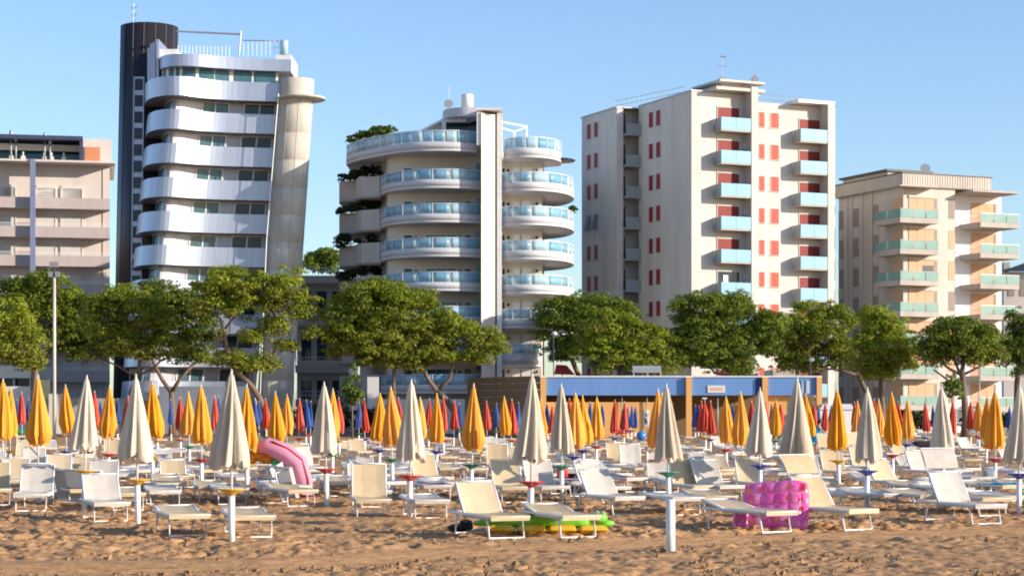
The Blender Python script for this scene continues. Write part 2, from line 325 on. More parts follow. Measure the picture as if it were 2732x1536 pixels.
me = bpy.data.meshes.new('sand_clods'); me.from_pydata(V, [], Q4); me.materials.append(mat('dark_sand_clod', (0.20, 0.115, 0.055), 0.95, col2=(0.36, 0.21, 0.10), scale=2.0)); o = bpy.data.objects.new('sand_clods', me); COL.objects.link(o); tag(o, 'small dark sand clods scattered over the trampled foreground', 'sand clods', kind='stuff')  # loose clods in a darker brown than the sand, kept off the track
# ------------------------------------------------------------------ foliage
def leaf_cloud(name, puffs, leaf, dens, mat_, parent, dead_lo=0.0):
    """puffs: list of (cx,cy,cz, rx,ry,rz, tint, dead)"""
    V = []; T = []
    for (cx, cy, cz, rx, ry, rz, tint, dead) in puffs:
        n = int(dens * (rx * ry + rx * rz + ry * rz) / 3 * 4 * math.pi / (leaf * leaf * 0.6)); n = max(n, 12)
        d = rng.normal(size=(n, 3)); d /= np.linalg.norm(d, axis=1)[:, None]
        d[:, 2] = np.where(d[:, 2] < -0.35, -d[:, 2], d[:, 2])
        rad = np.where(rng.random(n) < 0.7, 0.86 + 0.26 * rng.random(n), rng.random(n) ** 0.5)
        c = np.array([cx, cy, cz]) + d * rad[:, None] * np.array([rx, ry, rz])
        nn = d / np.array([rx, ry, rz]); nn /= np.linalg.norm(nn, axis=1)[:, None]
        nn = nn * 0.9 + rng.normal(size=(n, 3)) * 0.42 + np.array([0, 0, .12]); nn /= np.linalg.norm(nn, axis=1)[:, None]
        a = np.cross(nn, rng.normal(size=(n, 3))); a /= np.linalg.norm(a, axis=1)[:, None]; b = np.cross(nn, a)
        s1 = leaf * (0.5 + 0.5 * rng.random(n))[:, None]; s2 = leaf * (0.2 + 0.22 * rng.random(n))[:, None]
        V.append(np.stack([c - a * s1, c - b * s2, c + a * s1, c + b * s2], 1))
        ti = np.clip(tint + rng.normal(size=n) * 0.22, 0, 1); de = np.where(rng.random(n) < dead, 0.5 + 0.5 * rng.random(n), 0)
        T.append(np.repeat(np.stack([ti, de, de * 0], -1)[:, None, :], 4, 1))
    V = np.concatenate(V).reshape(-1, 3); T = np.concatenate(T).reshape(-1, 3)
    off = Vector((0, 0, 0)) if parent is None else parent.location
    V = V - np.array(off); me = bpy.data.meshes.new(name); me.vertices.add(len(V)); me.vertices.foreach_set('co', V.ravel().astype(np.float32))
    fill_quads(me, np.arange(len(V)).reshape(-1, 4)); at = me.attributes.new('tint', 'FLOAT_VECTOR', 'POINT'); at.data.foreach_set('vector', T.ravel().astype(np.float32))
    me.materials.append(mat_); o = bpy.data.objects.new(name, me); COL.objects.link(o)
    if parent is not None: o.parent = parent
    return o
def lobes_to_puffs(lobes, Y, size=0.95, tint=0.5, dead=0.04, fill=1.0):
    out = []; s = F / Y; ymean = sum(l[1] for l in lobes) / len(lobes)
    for L in lobes:
        cx, cy, rx, ry = L[:4]; dd = L[4] if len(L) > 4 else 0
        A, B, C = 1.2 * rx / s, rx / s * 0.9, 1.5 * ry / s; X0, Z0 = WX(cx, Y), WZ(cy, Y) - .2 * C
        n = max(5, int(fill * 4.4 * (A * C + 0.7 * A * A) / (size * size)))
        for _ in range(n):
            d = rng.normal(size=3); d /= np.linalg.norm(d)
            if d[2] < -0.75: d[2] *= -1
            k = 0.35 + 0.55 * rng.random() ** 0.7; r = size * (0.55 + 0.6 * rng.random())
            if rng.random() < .22: k = .95 + .2 * rng.random(); r = size * (.25 + .3 * rng.random())
            low = (cy - ymean) > 20 or d[2] < 0
            out.append((X0 + d[0] * A * k, Y + dd + d[1] * B * k, Z0 + d[2] * C * k, r, r * (0.8 + .3 * rng.random()), r * (0.5 + 0.25 * rng.random()),
                        tint + rng.normal() * 0.2, dead * (3.2 if low else 0.6) * (0.4 + 1.2 * rng.random())))
    return out
def limb(mb, a, b, r0, r1, wob=0.25, n=5):
    a, b = Vector(a), Vector(b); L = (b - a).length; pts = []; rr = []
    for i in range(n + 1):
        t = i / n; p = a.lerp(b, t); w = wob * math.sin(math.pi * t) * L * 0.3
        p = p + Vector(rng.normal(size=3) * w * 0.5); 
        if i in (0, n): p = a.lerp(b, t)
        pts.append(p); rr.append(r0 + (r1 - r0) * t)
    mb.tube(pts, rr, 6)
def pine(label, Y, lobes, trunks, mat_='pine', tint=0.5, dead=0.05, size=0.85, leaf=0.185, dens=0.5, fill=1.0, name='pine_tree', cat='tree', group='pine trees along the promenade'):
    base = trunks[0][0]; t = thing(name, label, cat, (WX(base[0], Y), Y, 0), group)
    tips = []
    tm = MB()
    for tr in trunks:
        pts = []; rr = []
        if tr[0][1] > 1090: pts.append((WX(tr[0][0], Y) - .1, Y, -.15)); rr.append(tr[0][2] * 1.25)
        for (px, py, r) in tr: pts.append((WX(px, Y), Y + (rng.random() - .5) * 0.3, max(WZ(py, Y), -0.2))); rr.append(r)
        tm.tube(pts, rr, 8); tips.extend(list(zip(pts, rr))[1:])
    tm.build('trunk', M['bark'], t)
    for L in lobes:
        bm_ = MB()
        dd = L[4] if len(L) > 4 else 0
        c = Vector((WX(L[0], Y), Y + dd, WZ(L[1] + L[3] * 0.2, Y)))
        near = min(tips, key=lambda q: (Vector(q[0]) - c).length + max(0, q[0][2] - c.z) * 2)
        limb(bm_, near[0], c, min(near[1] * 0.75, 0.16), 0.045)
        for _ in range(3):
            e = c + Vector(((rng.random() - .5) * 1.3 * L[2] * Y / F, (rng.random() - .5) * L[2] * Y / F, (rng.random() - .3) * 0.9 * L[3] * Y / F))
            limb(bm_, Vector(near[0]).lerp(c, 0.55 + .3 * rng.random()), e, 0.06, 0.02, n=3)
        bm_.build('limb', M['bark'], t)
    leaf_cloud('crown', lobes_to_puffs(lobes, Y, size, tint, dead, fill), leaf, dens, M[mat_], t)
    return t
pine('broad dark green pine behind the floodlight mast, at the left edge of the photo', 170, [(55, 790, 70, 42), (130, 772, 72, 38), (195, 830, 55, 52, 1), (100, 850, 95, 55, 1), (170, 900, 60, 40, 2)],
     [[(95, 1100, .3), (90, 1020, .26), (95, 940, .2), (110, 870, .14)]], 'pine_d', 0.55, 0.03)
pine('bright olive pine cut off by the left edge of the photo, nearest the camera there', 158, [(10, 850, 62, 50), (55, 890, 48, 50), (5, 935, 62, 35), (85, 955, 36, 30), (45, 940, 40, 35)],
     [[(88, 1100, .24), (92, 1030, .2), (97, 985, .16), (80, 950, .1)]], 'pine', 0.7, 0.10)
pine('pine with a pale crooked trunk standing right behind the second cream parasol', 160, [(340, 800, 75, 32), (280, 845, 62, 42), (400, 845, 60, 42), (300, 905, 60, 36), (420, 905, 52, 40), (470, 935, 26, 18), (350, 925, 62, 30), (240, 940, 24, 20)],
     [[(335, 1100, .22), (352, 1040, .18), (368, 1000, .16), (376, 925, .13), (392, 865, .09)], [(376, 925, .1), (395, 895, .08), (425, 875, .05)]], 'pine', 0.5, 0.12, fill=.85)
pine('dark pine with a forked trunk like a V, in front of the silver tower base', 171, [(430, 790, 75, 32), (510, 820, 60, 48), (545, 880, 46, 60), (450, 860, 60, 60), (230, 850, 40, 45), (240, 905, 60, 40, 1), (350, 900, 70, 40, 1), (500, 930, 50, 35, 1)],
     [[(462, 1112, .28), (458, 1045, .22)], [(458, 1047, .2), (435, 1015, .18), (412, 975, .15), (400, 930, .1)], [(458, 1047, .2), (480, 1010, .16), (524, 963, .13), (540, 900, .08)]], 'pine_d', 0.4, 0.06)
pine('tallest pine, with an open ragged crown reaching across the concrete column', 157, [(615, 752, 78, 36), (690, 770, 66, 40), (565, 800, 52, 44), (775, 765, 58, 36), (825, 815, 42, 34), (640, 815, 75, 30), (745, 810, 60, 24), (725, 870, 36, 18), (680, 905, 34, 16),
     (600, 955, 52, 18), (672, 972, 46, 16), (712, 965, 34, 12), (835, 888, 30, 13), (760, 925, 20, 10)],
     [[(715, 1112, .3), (690, 1060, .26), (672, 1030, .22), (625, 985, .2), (606, 930, .17), (597, 880, .13), (588, 850, .1)], [(597, 880, .11), (630, 840, .09), (650, 800, .06)], [(606, 930, .1), (575, 890, .07), (560, 860, .05)], [(650, 1005, .1), (720, 960, .07), (760, 880, .05), (800, 830, .04)]], 'pine', 0.62, 0.08, fill=.82, size=.9)
pine('wide low domed pine in front of the left half of the curved balcony building', 158, [(1010, 795, 100, 40), (925, 845, 66, 50), (1090, 825, 80, 48), (1165, 870, 62, 42), (1000, 885, 110, 50), (1120, 915, 80, 40), (1245, 890, 52, 30), (1300, 915, 40, 34), (1050, 955, 90, 24), (1190, 945, 50, 18), (930, 915, 60, 40), (1280, 950, 36, 16)],
     [[(1222, 1112, .26), (1190, 1065, .24), (1165, 1042, .22)], [(1165, 1042, .2), (1138, 1005, .17), (1126, 960, .14), (1130, 920, .1)], [(1165, 1042, .16), (1200, 1010, .13), (1212, 960, .11), (1245, 935, .08), (1295, 920, .05)], [(1052, 1105, .2), (1050, 1030, .17), (1052, 970, .14), (1045, 920, .1)]], 'pine', 0.5, 0.08)
pine('dark rounded pine to the left behind the blue beach kiosk roof', 170, [(1500, 838, 68, 40), (1575, 822, 80, 34), (1645, 850, 60, 42), (1475, 885, 46, 40), (1560, 890, 80, 50), (1500, 935, 40, 25)],
     [[(1560, 1105, .28), (1548, 1010, .24), (1528, 965, .2), (1525, 900, .14)]], 'pine_d', 0.5, 0.03)
pine('lighter green pine overlapping the left rounded one behind the kiosk roof unit', 162, [(1620, 870, 66, 32), (1695, 885, 66, 40), (1765, 930, 54, 40), (1600, 930, 72, 34), (1690, 945, 84, 36), (1760, 965, 50, 26), (1640, 965, 60, 24)],
     [[(1660, 1105, .26), (1655, 1010, .22), (1670, 950, .16)]], 'pine', 0.6, 0.08)
pine('dense umbrella shaped pine in front of the building with red shutters', 163, [(1880, 825, 88, 36), (1955, 822, 72, 36), (1830, 875, 40, 50), (2040, 860, 70, 32), (1900, 890, 92, 42), (2000, 905, 72, 36), (1860, 965, 40, 18), (1945, 975, 62, 18), (1900, 930, 90, 30), (2040, 940, 40, 24)],
     [[(1960, 1105, .3), (1955, 1010, .25), (1945, 950, .18)]], 'pine_d', 0.55, 0.05)
pine('olive pine with a leaning pale trunk right of the white rooftop lamp', 166, [(2150, 845, 54, 30), (2225, 850, 50, 36), (2180, 900, 80, 44), (2235, 945, 56, 28), (2120, 925, 50, 40), (2130, 970, 54, 22), (2080, 890, 40, 36)],
     [[(2335, 1110, .26), (2318, 1060, .22), (2290, 1000, .18), (2250, 950, .13)]], 'pine', 0.45, 0.10)
pine('yellowish green feathery pine in front of the left side of the beige building', 161, [(2335, 850, 44, 34), (2365, 905, 60, 50), (2310, 935, 50, 40), (2395, 965, 44, 30), (2420, 925, 28, 36), (2345, 990, 50, 16)],
     [[(2355, 1108, .26), (2352, 1040, .22), (2350, 970, .15)]], 'pine', 0.7, 0.06, size=.85)
pine('flat topped pine with a dark branching trunk at the right of the photo', 157, [(2560, 875, 76, 20), (2500, 905, 50, 30), (2620, 905, 62, 32), (2560, 925, 76, 30), (2650, 945, 36, 24), (2478, 945, 28, 20), (2600, 950, 50, 20), (2520, 950, 40, 20)],
     [[(2577, 1112, .3), (2572, 1050, .24), (2567, 992, .2), (2572, 940, .12)], [(2567, 1000, .14), (2535, 985, .11), (2500, 960, .07)], [(2567, 1010, .13), (2545, 960, .1), (2535, 920, .07)], [(2568, 1000, .12), (2600, 985, .09), (2650, 960, .06)], [(2577, 1040, .1), (2530, 1015, .09), (2490, 985, .06)]], 'pine_d', 0.6, 0.10, fill=.85, size=.85)
pine('very dark pine cut off by the right edge of the photo', 172, [(2720, 875, 40, 45), (2735, 950, 50, 50), (2700, 930, 36, 45), (2760, 900, 60, 60)],
     [[(2712, 1105, .28), (2712, 1020, .24), (2720, 950, .18)]], 'pine_d', 0.1, 0.02)
pine('slender light green sapling standing alone left of the low domed pine', 142, [(938, 1018, 15, 26), (930, 1052, 18, 18), (948, 1052, 16, 18), (941, 992, 8, 16), (938, 1070, 14, 10)],
     [[(940, 1172, .07), (940, 1100, .05), (939, 1030, .03)]], 'sapl', 0.35, 0.03, size=.42, leaf=.2, dens=.4, name='sapling', cat='sapling', group='young trees')
pine('small bright green sapling in front of the flat topped pine trunk', 150, [(2540, 1020, 16, 18), (2548, 1042, 14, 18), (2530, 1032, 12, 16)],
     [[(2542, 1165, .07), (2541, 1100, .05), (2540, 1040, .03)]], 'sapl', 0.6, 0.02, size=.42, leaf=.2, dens=.5, name='sapling', cat='sapling', group='young trees')
def bush(label, Y, lobes, m='bush', tint=.4, size=.6, leaf=.24, dens=.7, name='shrub', cat='shrub', group=None, dead=.03, fill=1.0):
    pf = lobes_to_puffs(lobes, Y, size, tint, dead, fill); o = leaf_cloud(name, pf, leaf, dens, M[m], None); rebase(o); return tag(o, label, cat, group)
bush('far green treetops above the low building between the two left towers', 260, [(830, 690, 26, 14), (870, 685, 30, 16), (905, 690, 30, 14), (850, 712, 46, 12)], 'pine_d', .5, 1.2, .4, name='far_tree_group', cat='trees')['kind'] = 'stuff'
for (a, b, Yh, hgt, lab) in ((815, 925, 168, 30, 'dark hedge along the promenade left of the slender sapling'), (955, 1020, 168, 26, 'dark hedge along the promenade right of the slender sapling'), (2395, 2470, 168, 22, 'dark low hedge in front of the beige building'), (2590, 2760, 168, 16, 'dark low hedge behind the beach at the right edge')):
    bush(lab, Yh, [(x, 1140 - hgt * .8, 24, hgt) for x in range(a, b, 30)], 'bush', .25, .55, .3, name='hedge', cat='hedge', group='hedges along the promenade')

# ------------------------------------------------------------------ building 1, beige block at the far left
fr = Frame(293, 204.7, 12.0)
B = thing('apartment_building', 'beige apartment block with pinkish balcony bands cut off by the left edge', 'building', fr.loc(-9, 0))
Y0 = 204.7; xl = fr.xat(-60, 0); xr = 0.0
z_ = lambda py: fr.z(py, -6, 0)
m = MB(); m.box(xl, xr, 1.6, 14, 0, z_(432), fr); m.build('wall', M['wall_b1'], B)
m = MB(); m.box(xl - 0.4, fr.xat(307, -.6), -0.7, 14.4, z_(434), z_(428.5), fr); m.build('roof_slab', M['wall_b1'], B)
for k in range(7):
    top = z_(527 + 77 * k); bot = z_(556 + 77 * k)
    m = MB(); m.box(xl, xr, 0, 0.18, bot, top, fr); m.box(xl, xr, 0.18, 1.6, bot, bot + .2, fr)
    bal = m.build('balcony', M['band_b1'], B)
    m = MB(); m.box(xl, xr - .02, 0.06, 0.10, top + .32, top + .36, fr)
    n = int((xr - xl) / .14)
    for i in range(n): x = xl + i * .14; m.box(x, x + .03, 0.07, 0.1, top, top + .33, fr)
    if k > 0: m.build('railing', M['white'], bal)
    for (a, b) in ((97, 147), (163, 218), (5, 40), (-48, -8)):
        x0, x1 = fr.xat(a, 1.55), fr.xat(b, 1.55); zt = bot + 2.45 - 3.03 + 3.0 + .0; zb = bot + .2; zt = zb + 2.05
        zb2 = zb + 3.03 * 0
        m = MB(); m.box(x0, x1, 1.52, 1.6, zb, zt, fr)
        for j in range(12): m.box(x0 + .02, x1 - .02, 1.50, 1.52, zb + .05 + j * .165, zb + .05 + j * .165 + .14, fr)
        w = m.build('window', M['shutter_w'], B)
        m = MB(); m.box(x1, x1 + .08, 1.44, 1.6, zb, zt + .08, fr); m.box(x0 - .08, x0, 1.44, 1.6, zb, zt + .08, fr); m.box(x0, x1, 1.44, 1.6, zt, zt + .08, fr); m.build('frame', M['wall_b1'], w)
# storey just under the roof
for (a, b) in ((97, 147), (163, 218), (8, 40)):
    x0, x1 = fr.xat(a, 1.55), fr.xat(b, 1.55); m = MB(); m.box(x0, x1, 1.5, 1.6, z_(527), z_(490), fr); m.build('window', M['shutter_w'], B)
m = MB(); m.box(fr.xat(274, 1.5), fr.xat(275.5, 1.5), 1.52, 1.6, 0, z_(440), fr); m.build('downpipe', M['band_b1'], B)
m = MB(); m.box(fr.xat(80, -.9), fr.xat(94, -.9), -0.9, 0.0, 0, z_(428), fr); m.build('fin', M['fin_b'], B)
# roof terrace
m = MB(); m.box(xl, fr.xat(221, 0), 0.4, 0.8, z_(371), z_(360), fr); m.box(xl, fr.xat(221, 0), 0.8, 5, z_(366), z_(363), fr); m.box(fr.xat(212, 0), fr.xat(221, 0), .5, 5, z_(428), z_(371), fr); m.build('pergola', M['navy'], B)
m = MB(); m.box(xl, fr.xat(221, 0), 5, 6, z_(428), z_(366), fr); m.build('terrace_wall', M['glass_t'], B)
m = MB(); m.box(xl, fr.xat(214, 2), 3.6, 3.8, z_(391), z_(374), fr); m.build('awning', M['curtain'], B)
m = MB(); m.box(fr.xat(221, 0) + .02, fr.xat(298, 0), .8, 7, z_(428), z_(365), fr); bx_ = m.build('roof_house', M['wall_b1'], B)
m = MB(); m.box(fr.xat(226, .8), fr.xat(267, .8), .7, .8, z_(428), z_(387), fr); m.build('panel', M['brick'], bx_)
for px in (30, 62, 118, 138, 170): 
    m = MB(); m.box(fr.xat(px - 6, 2), fr.xat(px + 6, 2), 2, 2.4, z_(428), z_(412), fr); m.box(fr.xat(px - 2, 2), fr.xat(px + 2, 2), 2.1, 2.3, z_(412), z_(400), fr); m.build('chimney', M['white'], B)
for px, t0 in ((30, 362), (43, 375), (120, 366), (134, 380)):
    m = MB(); m.tube([fr(fr.xat(px, 2), 1.5, z_(428)), fr(fr.xat(px, 2), 1.5, z_(t0))], .09, 6); m.lathe(fr(fr.xat(px, 2), 1.5, 0)[:2], [(.09, z_(t0)), (.2, z_(t0 - 3)), (.2, z_(t0 - 12)), (.06, z_(t0 - 18))], 8); m.build('vent_pipe', M['grey'], B)
# low cream pavilion at far left
B = thing('pavilion', 'cream beach pavilion with a glazed front under the left pines', 'pavilion', (WX(30, 182), 182, 0))
m = MB(); m.box(WX(-60, 182), WX(82, 182), 182, 190, WZ(1008, 182), WZ(975, 182)); m.build('roof', M['sign'], B)
m = MB(); m.box(WX(-60, 182), WX(80, 182), 183, 190, 0, WZ(1009, 182)); m.build('wall', M['glass_d'], B)
for px in (-20, 34, 78): m = MB(); m.box(WX(px - 2, 182), WX(px + 2, 182), 182.4, 182.9, 0, WZ(1009, 182)); m.build('post', M['white'], B)
m = MB(); m.box(WX(-60, 180), WX(80, 180), 180, 180.2, .1, WZ(1030, 180)); m.build('fence', M['white'], B)
m = MB(); m.box(WX(96, 176), WX(426, 176), 176, 176.25, .1, WZ(1062, 176)); rebase(tag(m.build('boundary_wall', M['slab_b5']), 'low grey wall behind the parasols left of the silver tower', 'wall'))
m = MB(); m.box(WX(130, 174), WX(172, 174), 174, 174.25, .1, WZ(1050, 174)); rebase(tag(m.build('boundary_wall', M['sign']), 'short cream wall behind the floodlight mast foot', 'wall'))

# ------------------------------------------------------------------ building 2, silver tower
ZR = WZ(320, 177); LEAN = 0.095
B = thing('tower_building', 'silver apartment tower with curved leaning balcony bands', 'building', (WX(560, 180), 180, 0))
bpath = chaikin([(WX(p, y), y) for p, y in ((394, 187), (390, 181.5), (393, 178.6), (405, 176.6), (430, 175.4), (462, 175.0), (500, 175.6), (545, 176.8), (610, 177.7), (690, 178.3), (742, 178.6))], 2)
wpath = inset(bpath, 1.5)
def at_px(path, px):
    # arc position on path whose screen column is px
    L = [0]
    for a, b in zip(path, path[1:]): L.append(L[-1] + math.hypot(b[0] - a[0], b[1] - a[1]))
    pxs = [CX + F * x / y for x, y in path]
    i0 = int(np.argmin(pxs)); return float(np.interp(px, pxs[i0:], L[i0:]))
def sub(path, l0, l1, n=6):
    L = [0]
    for a, b in zip(path, path[1:]): L.append(L[-1] + math.hypot(b[0] - a[0], b[1] - a[1]))
    t = np.linspace(l0, l1, n + 1); return list(zip(np.interp(t, L, [q[0] for q in path]), np.interp(t, L, [q[1] for q in path])))
zs0 = WZ(295, 176); SP = 3.05
bm = MB(); back = [(WX(745, 186), 186), (WX(745, 192), 192), (WX(400, 192), 192)]
core = inset(bpath, 1.62)
for i in range(10):
    zt = zs0 - i * SP; zb = zt - 1.75
    if zt < 1: break
    floor = MB(); floor.prism(bpath + back, zb - .02, zb + .22, LEAN, ZR); fl = floor.build('balcony', M['silver_d'], B)
    segs = resample(bpath, 1.15)
    full = resample(bpath, n=len(segs) * 3 - 3)
    for j in range(len(segs) - 1):
        L0 = j / (len(segs) - 1); pts = full[j * 3:j * 3 + 4]
        if len(pts) < 2: continue
        dx = pts[-1][0] - pts[-2][0]; pts = pts[:-1] + [(pts[-2][0] + (pts[-1][0] - pts[-2][0]) * .97, pts[-2][1] + (pts[-1][1] - pts[-2][1]) * .97)]
        m = MB(); m.strip([(x, y - .03) for x, y in pts], zb, zt, 0.06, LEAN, ZR); m.build('panel', M['silver'], fl)
    if i < 9:
        wb = zb - 1.28 if i >= 0 else 0
# window walls between the bands
for i in range(-1, 10):
    zb = zs0 - i * SP - 1.75 - .02
    if i == -1: zb = WZ(257, 175.5)
    z0 = zb - SP + .2
    m = MB(); m.strip(wpath, max(z0, 0), zb, 0.12, LEAN, ZR)
    for q in range(9):
        zz = z0 + .3 + q * .3
        if zz < zb: m.strip([(x, y - .012) for x, y in wpath], zz, zz + .03, 0.02, LEAN, ZR)
    wl = m.build('wall', M['silver_d'], B)
    sh = 8 * (i)
    for (a, b, panes, gm) in ((418, 462, 2, 'glass_t'), (537, 607, 2, 'glass_t'), (648, 730, 2, 'glass_d')):
        l0, l1 = at_px(wpath, a), at_px(wpath, b)
        fmb = MB(); sp_ = sub(wpath, l0, l1, 8); fmb.strip([(x, y - .05) for x, y in sp_], zb - .14, zb - .04, .06, LEAN, ZR)
        for e in np.linspace(l0, l1, panes + 1): ss = sub(wpath, e - .06, e + .06, 1); fmb.strip([(x, y - .08) for x, y in ss], max(z0, .1), zb - .14, .08, LEAN, ZR)
        w = fmb.build('window', M['white'], B)
        for p in range(panes):
            a0 = l0 + (l1 - l0) * p / panes + .07; a1 = l0 + (l1 - l0) * (p + 1) / panes - .07
            m = MB(); m.strip([(x, y - .035) for x, y in sub(wpath, a0, a1, 4)], max(z0, .1), zb - .14, .02, LEAN, ZR); m.build('pane', M[gm], w)
# body behind the walls
m = MB(); m.prism(inset(bpath, 2.0)[2:] + back, 0, zs0 - .2, LEAN, ZR); m.build('core', M['silver_d'], B)
# big top band and penthouse
tpath = chaikin([(WX(p, y), y) for p, y in ((390, 187), (386, 181.5), (388, 178.4), (402, 176.2), (432, 174.9), (466, 174.5), (505, 175.1), (550, 176.4), (620, 177.5), (700, 178.0), (770, 178.4), (808, 179.4), (822, 181.5), (822, 184))], 2)
zt = WZ(205, 175); zb = WZ(256, 175)
fl = MB().prism(tpath + [(WX(760, 190), 190), (WX(400, 190), 190)], zb, zb + .25).build('balcony', M['silver_d'], B)
full = resample(tpath, n=3 * 22)
for j in range(22):
    pts = full[j * 3:j * 3 + 4]; pts = pts[:-1] + [(pts[-2][0] + (pts[-1][0] - pts[-2][0]) * .97, pts[-2][1] + (pts[-1][1] - pts[-2][1]) * .97)]
    m = MB(); m.strip([(x, y - .03) for x, y in pts], zb, zt, .06); m.build('panel', M['silver'], fl)
ppath = chaikin([(WX(p, y), y) for p, y in ((424, 184), (424, 178.5), (438, 177.3), (470, 176.6), (520, 176.8), (590, 177.8), (680, 178.6), (742, 179))], 2)
zt2, zb2 = WZ(152, 177), WZ(184, 177)
m = MB(); m.strip(ppath, WZ(256, 177), zb2, .12); m.build('wall', M['white'], B)
for (a, b) in ((426, 478), (488, 522), (532, 572), (575, 612), (624, 672), (678, 736)):
    l0, l1 = at_px(ppath, a), at_px(ppath, b); m = MB(); m.strip([(x, y - .04) for x, y in sub(ppath, l0, l1, 4)], WZ(214, 177), zb2 - .02, .05); w = m.build('window', M['glass_t'], B)
rp_ = [(x, y) for x, y in chaikin([(WX(p, y), y) for p, y in ((422, 184), (421, 178), (436, 176.2), (470, 175.4), (520, 175.6), (590, 176.8), (680, 177.8), (735, 178.2), (777, 178.4))], 2)]
m = MB(); m.prism(rp_ + [(WX(777, 186), 186), (WX(430, 187), 187)], zb2, zt2); m.build('roof', M['silver'], B)
m = MB(); m.box(WX(736, 178.6), WX(777, 178.6), 178.6, 184, WZ(193, 178.6), WZ(147, 178.6)); m.build('stair_head', M['white'], B)
m = MB(); m.box(WX(424, 177.5), WX(470, 177.5), 177.9, 182, zt2, WZ(132, 178)); m.build('parapet', M['white'], B)
for a, hh in ((393, 128), (401, 118), (409, 115), (419, 108)):
    m = MB(); m.box(WX(a, 178), WX(a + 7, 178), 178 - (a - 393) * .02, 182, WZ(215, 178), WZ(hh, 178)); m.build('fin', M['silver'], B)
# bronze cylinder
m = MB(); c = (WX(399, 184), 184.0); r = 76 * 184 / F
m.lathe(c, [(r, 0), (r, WZ(74, 184))], 40, .02, WZ(74, 184)); m.build('stair_cylinder', M['bronze'], B)
m = MB()
for k in range(16):
    a = 2 * math.pi * k / 16; x, y = c[0] + (r + .01) * math.cos(a), c[1] + (r + .01) * math.sin(a); m.tube([(x - .02 * WZ(74, 184), y, 0), (x, y, WZ(74, 184))], .025, 4)
m.build('cladding_joint', M['dark'], B)
# glazed stair strip
m = MB(); zt = WZ(205, 181); m.tube([(WX(358, 181) - .0, 181, zt), (WX(352, 181), 181, WZ(700, 181))], .06, 4)
m.hexa([(WX(342, 181), 181, 0), (WX(372, 181), 181, 0), (WX(372, 181), 183, 0), (WX(342, 181), 183, 0)], [(WX(358, 181), 181, zt), (WX(385, 181), 181, zt), (WX(385, 181), 183, zt), (WX(358, 181), 183, zt)])
st_ = m.build('stair_window_strip', M['silver'], B)
for k in range(19):
    t0 = 1 - (k * 1.52 + .2) / zt; t1 = 1 - (k * 1.52 + 1.25) / zt
    if t1 < 0: break
    def lerp(t, side): a0, a1 = ((345, 361) if side == 0 else (369, 382)); p = a0 + (a1 - a0) * t; return WX(p, 181)
    m = MB(); lo = [(lerp(t1, 0), 180.95, zt * t1), (lerp(t1, 1), 180.95, zt * t1), (lerp(t1, 1), 181.0, zt * t1), (lerp(t1, 0), 181.0, zt * t1)]
    hi = [(lerp(t0, 0), 180.95, zt * t0), (lerp(t0, 1), 180.95, zt * t0), (lerp(t0, 1), 181.0, zt * t0), (lerp(t0, 0), 181.0, zt * t0)]
    m.hexa(lo, hi); m.build('pane', M['glass_d'], st_)
# concrete column with ring
cz1 = WZ(262, 177.5); lean2 = (788 - 734) * 177.5 / F / (WZ(262, 177.5) - WZ(1060, 177.5)); cc = (WX(788, 178.8), 178.8)
prof = []; zz = 0.0
while zz < cz1 - .6:
    rr_ = 1.62 - .0; prof += [(rr_, zz + .03), (rr_, zz + 2.42), (rr_ - .03, zz + 2.44), (rr_ - .03, zz + 2.5)]; zz += 2.5
prof.append((1.5, cz1))
m = MB(); m.lathe(cc, prof, 28, lean2, cz1); col_ = m.build('concrete_column', M['concrete'], B)
m = MB()
for k in range(10):
    a = 2 * math.pi * k / 10; x, y = cc[0] + 1.625 * math.cos(a), cc[1] + 1.625 * math.sin(a); m.tube([(x - lean2 * cz1, y, 0), (x, y, cz1)], .02, 4)
m.build('panel_joint', M['slab_b5'], col_)
m = MB(); rc = (WX(803, 178.5), 178.5); m.lathe(rc, [(2.2, WZ(262, 178) - .1), (2.3, WZ(262, 178)), (2.2, WZ(262, 178) + .12)], 32); m.build('ring_canopy', M['concrete'], B)
m = MB(); m.tube([(WX(743, 177), 177, WZ(250, 177)), (WX(711, 177), 177, WZ(640, 177)), (WX(690, 177), 177, .5)], .05, 5); m.build('downpipe', M['white'], B)
# roof rails, mast, aerial
m = MB(); zt2 += 0
def rail(mb, p0, p1, h, n, r=.02, z=None):
    for k in range(n + 1):
        t = k / n; x, y, z0 = [p0[i] + (p1[i] - p0[i]) * t for i in range(3)]; mb.tube([(x, y, z0), (x, y, z0 + h)], r, 4)
    for hh in (h, h * .5): mb.tube([(p0[0], p0[1], p0[2] + hh), (p1[0], p1[1], p1[2] + hh)], r, 4)
rail(m, P(475, 152, 179), P(612, 155, 179), 1.05, 14); rail(m, P(650, 152, 179), P(768, 145, 179), 1.3, 10); m.build('railing', M['white'], B)
m = MB(); m.tube([P(472, 84, 180), P(643, 92, 180)], .10, 5); m.tube([P(643, 82, 180), P(638, 150, 180)], .07, 5); m.tube([P(648, 108, 180), P(745, 110, 180)], .05, 4); m.build('beam', M['grey'], B)
m = MB(); m.lathe((WX(758, 179), 179), [(.38, WZ(147, 179)), (.38, WZ(112, 179)), (.3, WZ(108, 179))], 10); m.build('vent_pipe', M['glass_p'], B)
m = MB(); m.tube([P(354, 74, 184), P(358, 10, 184)], .03, 4)
for py, w in ((18, 9), (22, 7), (38, 8), (42, 6), (54, 5)): m.tube([P(358 - w, py + 3, 184), P(358 + w, py - 1, 184)], .03, 4)
m.ball(P(354, 68, 184), .35, .35, .3); m.build('aerial', M['grey'], B)
